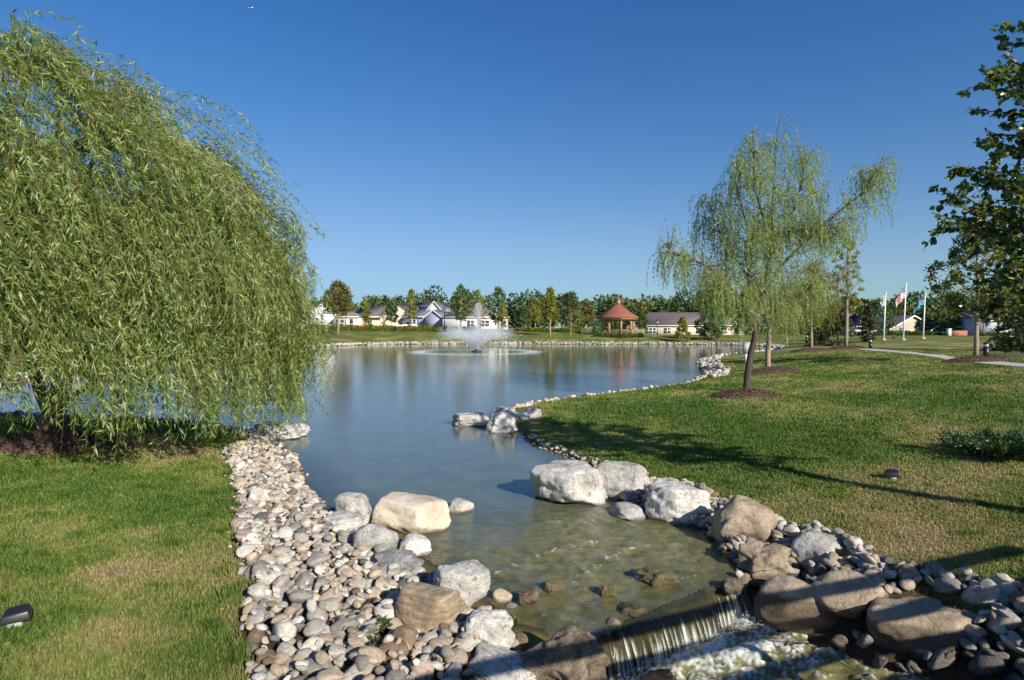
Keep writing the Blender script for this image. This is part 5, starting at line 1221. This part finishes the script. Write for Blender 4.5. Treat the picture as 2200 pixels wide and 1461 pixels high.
# flags
def cloth(w, h, fold, seed, droop):
    n, m_ = 26, 16; V = []; 
    for j in range(m_):
        for i in range(n):
            t = i/(n-1); s = j/(m_-1)
            V.append((-w*t*(1-.25*t), fold*math.sin(t*9+s*2+seed)*(.3+t), -h*s - droop*t*t))
    Q = [[j*n+i, j*n+i+1, (j+1)*n+i+1, (j+1)*n+i] for j in range(m_-1) for i in range(n-1)]
    uv = [(i/(n-1), j/(m_-1)) for j in range(m_) for i in range(n)]
    me = np_mesh('flag', V, [np.array(Q)], True); attr(me, 'fu', [a for a, _ in uv]); attr(me, 'fv', [b_ for _, b_ in uv]); return me
def flag_mat(kind):
    m, nt, out = new_mat('flag_'+kind); b = N(nt, 'ShaderNodeBsdfPrincipled'); b.inputs['Roughness'].default_value = .7
    fu = N(nt, 'ShaderNodeAttribute', attribute_name='fu').outputs['Fac']; fv = N(nt, 'ShaderNodeAttribute', attribute_name='fv').outputs['Fac']
    if kind == 'stripes':
        ml = N(nt, 'ShaderNodeMath', operation='MULTIPLY'); L(nt, fv, ml.inputs[0]); ml.inputs[1].default_value = 6.5
        fr = N(nt, 'ShaderNodeMath', operation='FRACT'); L(nt, ml.outputs[0], fr.inputs[0])
        gt = N(nt, 'ShaderNodeMath', operation='GREATER_THAN'); L(nt, fr.outputs[0], gt.inputs[0]); gt.inputs[1].default_value = .5
        st = N(nt, 'ShaderNodeMix', data_type='RGBA'); L(nt, gt.outputs[0], st.inputs[0]); st.inputs[6].default_value = (.50, .02, .03, 1); st.inputs[7].default_value = (.80, .80, .80, 1)
        a = N(nt, 'ShaderNodeMath', operation='LESS_THAN'); L(nt, fu, a.inputs[0]); a.inputs[1].default_value = .42
        c_ = N(nt, 'ShaderNodeMath', operation='LESS_THAN'); L(nt, fv, c_.inputs[0]); c_.inputs[1].default_value = .538
        mu = N(nt, 'ShaderNodeMath', operation='MULTIPLY'); L(nt, a.outputs[0], mu.inputs[0]); L(nt, c_.outputs[0], mu.inputs[1])
        # white star dots in the canton
        cb = N(nt, 'ShaderNodeCombineXYZ'); L(nt, fu, cb.inputs[0]); L(nt, fv, cb.inputs[1]); vo = N(nt, 'ShaderNodeTexVoronoi'); vo.inputs['Scale'].default_value = 15; vo.inputs['Randomness'].default_value = 0; L(nt, cb.outputs[0], vo.inputs['Vector'])
        lt = N(nt, 'ShaderNodeMath', operation='LESS_THAN'); L(nt, vo.outputs['Distance'], lt.inputs[0]); lt.inputs[1].default_value = .25
        cn = N(nt, 'ShaderNodeMix', data_type='RGBA'); L(nt, lt.outputs[0], cn.inputs[0]); cn.inputs[6].default_value = (.02, .03, .16, 1); cn.inputs[7].default_value = (.8, .8, .8, 1)
        mx = N(nt, 'ShaderNodeMix', data_type='RGBA'); L(nt, mu.outputs[0], mx.inputs[0]); L(nt, st.outputs[2], mx.inputs[6]); L(nt, cn.outputs[2], mx.inputs[7]); L(nt, mx.outputs[2], b.inputs['Base Color'])
    elif kind == 'blue':
        L(nt, ramp(nt, fv, [(.0, (.03, .05, .14)), (.38, (.03, .05, .14)), (.42, (.28, .28, .12)), (.5, (.06, .25, .38)), (1, (.05, .28, .42))]), b.inputs['Base Color'])
    else: b.inputs['Base Color'].default_value = (.78, .80, .82, 1)
    L(nt, b.outputs[0], out.inputs[0]); return m
def flagpole(px, py, top, lean, label, fk, flabel, fw, fh, drop):
    g_ = ground(px, py); H = (py-top)*g_[1]/F
    root = empty('flagpole', g_, label, 'flagpole', 'white flagpoles'); MB().tube([(0, 0, -.2), (lean, 0, H)], [.11, .06], 12).build('pole', M_white, root, True)
    MB().lathe([(.02, H), (.12, H+.06), (.14, H+.14), (.08, H+.24), (.01, H+.28)], 10, (lean, 0, 0)).build('finial', M_white, root, True); MB().lathe([(.3, -.1), (.3, .12), (.19, .2)], 12).build('base', M_concrete, root)
    me = cloth(fw, fh, .22, px, drop); m = flag_mat(fk); me.materials.append(m); o = bpy.data.objects.new('flag', me); col.objects.link(o); o.location = (g_[0]+lean-.14, g_[1], g_[2]+H*.96-(.0)); o.rotation_euler = (0, 0, .35)
    setp(o, flabel, 'flag', 'flags on the flagpoles')
flagpole(1898, 731, 632, .22, 'left white flagpole with a small white flag', 'white', 'limp white flag on the left flagpole', .75, 1.2, 1.2)
flagpole(1940, 731, 612, .30, 'middle white flagpole, tallest of the three', 'stripes', 'red and white striped flag with a blue canton on the tallest pole', 1.7, 1.5, 1.6)
flagpole(1983, 728, 634, .20, 'right white flagpole with a blue flag', 'blue', 'dark and turquoise blue flag on the right flagpole', 2.2, 1.1, 1.4)
# stop signs
def stop_sign(px, y, py, label):
    p = at(px, py, y); z = tz(p[0], y); H = p[2]-z
    root = empty('stop_sign', (p[0], y, z), label, 'sign'); MB().tube([(0, 0, 0), (0, 0, H)], .04, 6).build('post', M_greybox, root)
    oc = MB(); V = [(.38*math.cos(PI/8+k*PI/4), -.05, H+.38*math.sin(PI/8+k*PI/4)) for k in range(8)] + [(.38*math.cos(PI/8+k*PI/4), -.09, H+.38*math.sin(PI/8+k*PI/4)) for k in range(8)]
    oc.add(V, [tuple(range(7, -1, -1))[::-1], tuple(range(8, 16))] + [(k, (k+1) % 8, 8+(k+1) % 8, 8+k) for k in range(8)]); pnl = oc.build('sign_panel', M_red, root)
    cu = bpy.data.curves.new('word', 'FONT'); cu.body = 'STOP'; cu.size = .3; cu.align_x = 'CENTER'; cu.align_y = 'CENTER'; cu.extrude = .004
    tt_ = bpy.data.objects.new('text', cu); lm = bpy.data.meshes.new_from_object(tt_); bpy.data.objects.remove(tt_); lm.materials.clear(); t = bpy.data.objects.new('lettering', lm); col.objects.link(t); t.location = (0, -.10, H); t.rotation_euler = (PI/2, 0, 0); t.data.materials.append(M_white); t.parent = pnl
stop_sign(1032, 116, 694, 'red octagonal stop sign before the long white house'); stop_sign(1739, 105, 715, 'red octagonal stop sign seen under the willows on the right')
# grey utility box on a post behind the slender willow trunk
g_ = ground(1603, 783)
root = empty('utility_box', g_, 'pale grey utility box on a white post half behind the slender willow trunk', 'utility box'); s = g_[1]/F; H = (783-736)*s
MB().box(-.07, .07, -.05, .05, -.1, H*.6).build('post', M_white, root); MB().box(-.22, .22, -.1, .1, H*.5, H).box(-.24, .24, -.12, .12, H, H+.03).build('box', M_greybox, root)
# floodlights on the lawn
def flood(px, py, wpx, rz, label):
    g_ = ground(px, py); w = wpx*g_[1]/F
    root = empty('floodlight', g_, label, 'floodlight', 'black garden floodlights', rz)
    mb = MB(); a = w*.5
    V = [(-a,-.5*a,.25*a),(a,-.4*a,.25*a),(a*.9,.75*a,.55*a),(-a*.9,.75*a,.55*a),(-a*.75,-.35*a,.85*a),(a*.8,-.3*a,1.0*a),(a*.65,.6*a,1.25*a),(-a*.6,.6*a,1.15*a)]
    o = mb.add(V, [(0,3,2,1),(4,5,6,7),(0,1,5,4),(1,2,6,5),(2,3,7,6),(3,0,4,7)]).build('housing', M_black, root)
    bv = o.modifiers.new('bevel', 'BEVEL'); bv.width = w*.08; bv.segments = 3
    MB().add([(-a*.88,.78*a,.6*a),(a*.88,.78*a,.6*a),(a*.63,.66*a,1.18*a),(-a*.58,.66*a,1.1*a)], [(0,1,2,3)]).build('lens', M_glass, root)
    MB().tube([(0, 0, -.1), (0, 0, .35*a)], .018, 8).build('stake', M_concrete, root); MB().box(-.05, .05, -.05, .05, -.02, .04).build('junction_box', M_greybox, root)
flood(34, 1345, 62, .5, 'black floodlight tilted on the left lawn near the corner'); flood(1917, 1030, 34, -.4, 'small black floodlight on the right lawn')

# ------------------------------------------------------------------ vehicles
def vehicle(px, y, label, kind, rz, blue=False):
    p = at(px, 700, y); z = tz(p[0], y); root = empty('parked_car', (p[0], y, z+.0), label, 'car' if kind == 'van' else 'pickup truck', None, rz)
    if kind == 'pickup': prof = [(-2.6,.45),(-2.6,1.05),(-.6,1.1),(-.5,1.15),(-.2,1.8),(.9,1.82),(1.4,1.15),(2.5,1.05),(2.6,.8),(2.6,.45)]
    else: prof = [(-2.3,.4),(-2.35,1.1),(-2.1,1.75),(-1.8,1.85),(.9,1.85),(1.55,1.15),(2.3,1.0),(2.4,.7),(2.4,.4)]
    n = len(prof); mb = MB(); V = [(x, -.9, z_) for x, z_ in prof] + [(x, .9, z_) for x, z_ in prof]
    bd = mb.add(V, [tuple(range(n))] + [tuple(range(2*n-1, n-1, -1))] + [((i+1) % n, i, n+i, n+(i+1) % n) for i in range(n)]).build('body', M_white, root)
    if kind == 'pickup': MB().add([(-.35,-.92,1.2),(1.2,-.92,1.2),(.85,-.92,1.7),(-.15,-.92,1.7)], [(0,1,2,3)]).build('window', M_glass, root)
    else: MB().add([(-2.0,-.92,1.15),(1.35,-.92,1.15),(.85,-.92,1.7),(-1.85,-.92,1.7)], [(0,1,2,3)]).build('window', M_glass, root)
    for x in (-1.6, 1.55):
        for y_ in (-.85, .85):
            mb = MB(); mb.tube([(x, y_-.12, .36), (x, y_+.12, .36)], .36, 14); w_ = mb.build('wheel', M_tyre, root); MB().tube([(x, y_-.13, .36), (x, y_+.13, .36)], .2, 10).build('rim', M_greybox, w_)
vehicle(872, 122, 'white pickup truck parked before the blue grey house behind the hedge', 'pickup', .15)
vehicle(1842, 112, 'white van like car parked beyond the olive spruces', 'van', 0)
# airliner high in the sky, a few pixels long
p = at(538, 17, 2600); root = empty('airplane', p, 'tiny white airplane high in the blue sky', 'airplane')
MB().tube([(-11, 0, 0), (-9, 0, 0), (8, 0, 0), (11, 0, .5)], [.3, 1.8, 1.8, .3], 10).build('fuselage', M_white, root, True); MB().add([(-3,0,0),(3,0,0),(1,14,.6),(-1,14,.6),(1,-14,.6),(-1,-14,.6)], [(0,1,2,3),(1,0,5,4)]).build('wing', M_white, root); MB().add([(7,0,0),(11,0,0),(11.5,0,5),(9.5,0,5)], [(0,1,2,3)]).build('tail_fin', M_white, root)

# ------------------------------------------------------------------ fountain
r = np.random.default_rng(701); fp = onz(1023, 756, 0.0)
root = empty('fountain', fp, 'floating pond fountain throwing a misty V shaped spray with a tall thin jet', 'fountain')
MB().lathe([(.55, -.1), (.6, .0), (.55, .1), (.2, .15), (.12, .3)], 16).build('nozzle_float', M_black, root)
M_drop, nt, out = new_mat('water_droplets'); b = N(nt, 'ShaderNodeBsdfDiffuse'); b.inputs[0].default_value = (.85, .88, .9, 1); t = N(nt, 'ShaderNodeBsdfTranslucent'); t.inputs[0].default_value = (.85, .88, .9, 1)
s = N(nt, 'ShaderNodeMixShader'); L(nt, b.outputs[0], s.inputs[1]); L(nt, t.outputs[0], s.inputs[2]); L(nt, s.outputs[0], out.inputs[0])
def drops(P, size, name, par):
    n = len(P); D = r.normal(0, 1, (n, 3)); D /= np.linalg.norm(D, axis=1)[:, None]; V, Q = leaf_batch(P, D, size*1.4, size, r); link(name, np_mesh(name, V, [Q]), M_drop, par)
def ballistic(n, v0, ang0, ang1, tfrac, jit):
    th = np.radians(r.uniform(ang0, ang1, n)); a = r.uniform(0, 2*PI, n); v = v0*r.uniform(.82, 1.0, n); g9 = 9.8; tt = 2*v*np.sin(th)/g9*tfrac(n)
    rad_ = v*np.cos(th)*tt; zz = v*np.sin(th)*tt-.5*g9*tt*tt + .2
    return np.stack([rad_*np.cos(a), rad_*np.sin(a), np.maximum(zz, .02)], 1) + r.normal(0, jit, (n, 3))*(.25+tt[:, None])
drops(ballistic(20000, 8.6, 44, 64, lambda n: r.uniform(.02, .62, n)**.9, .10), .05, 'spray', root)
drops(ballistic(4500, 8.6, 44, 64, lambda n: r.uniform(.3, 1, n), .22), .045, 'mist', root)
zz = 5.6*r.uniform(0, 1, 3800)**.8; drops(np.stack([r.normal(0, 1, 3800)*(.05+.55*(zz/5.6)**2*(1.1-(zz/5.6))*2.2)+.25*zz/5.6, r.normal(0, 1, 3800)*(.05+.12*zz), zz], 1), .045, 'jet', root)
a = r.uniform(0, 2*PI, 9000); R_ = r.normal(6.7, .5, 9000); drops(np.stack([R_*np.cos(a), R_*np.sin(a), np.abs(r.normal(0, .05, 9000))+.01], 1), .027, 'splash_ring', root)

# ------------------------------------------------------------------ small things in and by the stream
p = onz(1553, 1335, -.4); o = MB().add([(0,0,-.15),(.14,.02,-.15),(.04,.05,.16),(.02,-.03,.17),(-.02,.06,-.1)], [(0,1,3),(1,2,3),(2,4,3),(4,0,3)]).build('stone_shard', RC['wet brown'])
o.location = p; setp(o, 'thin pointed brown stone sticking out of the foam', 'stone')
p0 = onz(1690, 1385, -.36); mb = MB()
mb.tube([p0+[0,0,.0], p0+[.12,-.15,.10], p0+[.3,-.45,.08], p0+[.55,-.75,-.0]], [.006,.006,.005,.003], 5); mb.tube([p0+[.12,-.15,.10], p0+[.28,-.3,.16], p0+[.4,-.6,.06]], [.005,.004,.003], 5); mb.tube([p0+[-.2,.1,-.01], p0+[.12,-.15,.10]], [.003,.006], 5)
r9 = np.random.default_rng(5); nS = 2600; tS = r9.uniform(0, 1, nS); oS = -.18 - np.abs(r9.normal(0, .16, nS)); hS = np.abs(r9.normal(0, .07, nS))*np.exp(-np.abs(oS+.25)*3)
PS = np.stack([WL[0]+weir_dir[0]*tS*wl+weir_up[0]*oS, WL[1]+weir_dir[1]*tS*wl+weir_up[1]*oS, -.36+hS], 1); DS_ = r9.normal(0, 1, (nS, 3)); DS_ /= np.linalg.norm(DS_, axis=1)[:, None]
VS, QS = leaf_batch(PS, DS_, .012, .009, r9); setp(link('splash_drops', np_mesh('splash_drops', VS, [QS]), M_drop), 'fine white spray drops leaping at the foot of the fall', 'spray', kind='stuff')
setp(mb.build('twig', M_bark_dark), 'dark forked twig caught in the foaming stream', 'twig')
# fallen leaves on the lawn
rl = random.Random(3)
mbs = MB(); r = np.random.default_rng(801); P = []
for i in range(260):
    if i % 2: x, y = rl.uniform(-8, -1.8), rl.uniform(3.5, 11)
    else: x, y = rl.uniform(3, 16), rl.uniform(7, 20)
    z, dp, sl_ = look(x, y, 'z', 'dp', 'sl')
    if dp < .3 or sl_ < .1: continue
    P.append((x, y, z+.045))
P = np.array(P); D = r.normal(0, 1, (len(P), 3)); D[:, 2] *= .2; D /= np.linalg.norm(D, axis=1)[:, None]; V, Q = leaf_batch(P, D, .05, .035, r); me = np_mesh('fallen_leaves', V, [Q]); attr(me, 'rnd', np.repeat(r.uniform(.6, 1, len(P)), 4)); setp(link('fallen_leaves', me, M_leaf_oak), 'dry yellow leaves scattered over the lawns', 'leaves', kind='stuff')

# ------------------------------------------------------------------ the footbridge the view is taken from (its railing shades the rocks)
root = empty('footbridge', (0, 0, 0), 'timber footbridge with a slatted railing over the stream at the viewpoint', 'footbridge')
bd = np.array([.93, .37]); bd /= np.linalg.norm(bd); bn = np.array([-bd[1], bd[0]])
def bbox_(s0, s1, o0, o1, z0, z1):
    V = []
    for z_ in (z0, z1):
        for s, o_ in ((s0, o0), (s1, o0), (s1, o1), (s0, o1)): q = bd*s + bn*o_ + np.array([0, .42]); V.append((q[0], q[1], z_))
    return V
BF = [(0,3,2,1),(4,5,6,7),(0,1,5,4),(1,2,6,5),(2,3,7,6),(3,0,4,7)]
mb = MB()
for k in range(84): mb.add(bbox_(-3.5+k*.15, -3.5+k*.15+.142, -2.2, .05, 1.33, 1.38), BF)
mb.build('deck', M_lumber, root)
for o_ in (-2.1, -.02): MB().add(bbox_(-3.6, 9.2, o_-.06, o_+.06, 1.05, 1.32), BF).build('beam', M_lumber, root)
for side in (0, -2.15):
    for k in range(8): s = -3.4+k*1.78; MB().add(bbox_(s-.05, s+.05, side-.05, side+.05, 1.0, 2.34), BF).build('post', M_lumber, root)
    for zt in (2.36, 2.02, 1.68): MB().add(bbox_(-3.5, 9.1, side+.055, side+.09, zt-.13, zt), BF).build('rail', M_lumber, root)
for s0, s1 in ((-4.4, -3.5), (9.1, 10.2)): MB().add(bbox_(s0, s1, -2.3, .15, -.5, 1.3), BF).build('abutment', M_concrete, root)
print('built', len(bpy.data.objects), 'objects')
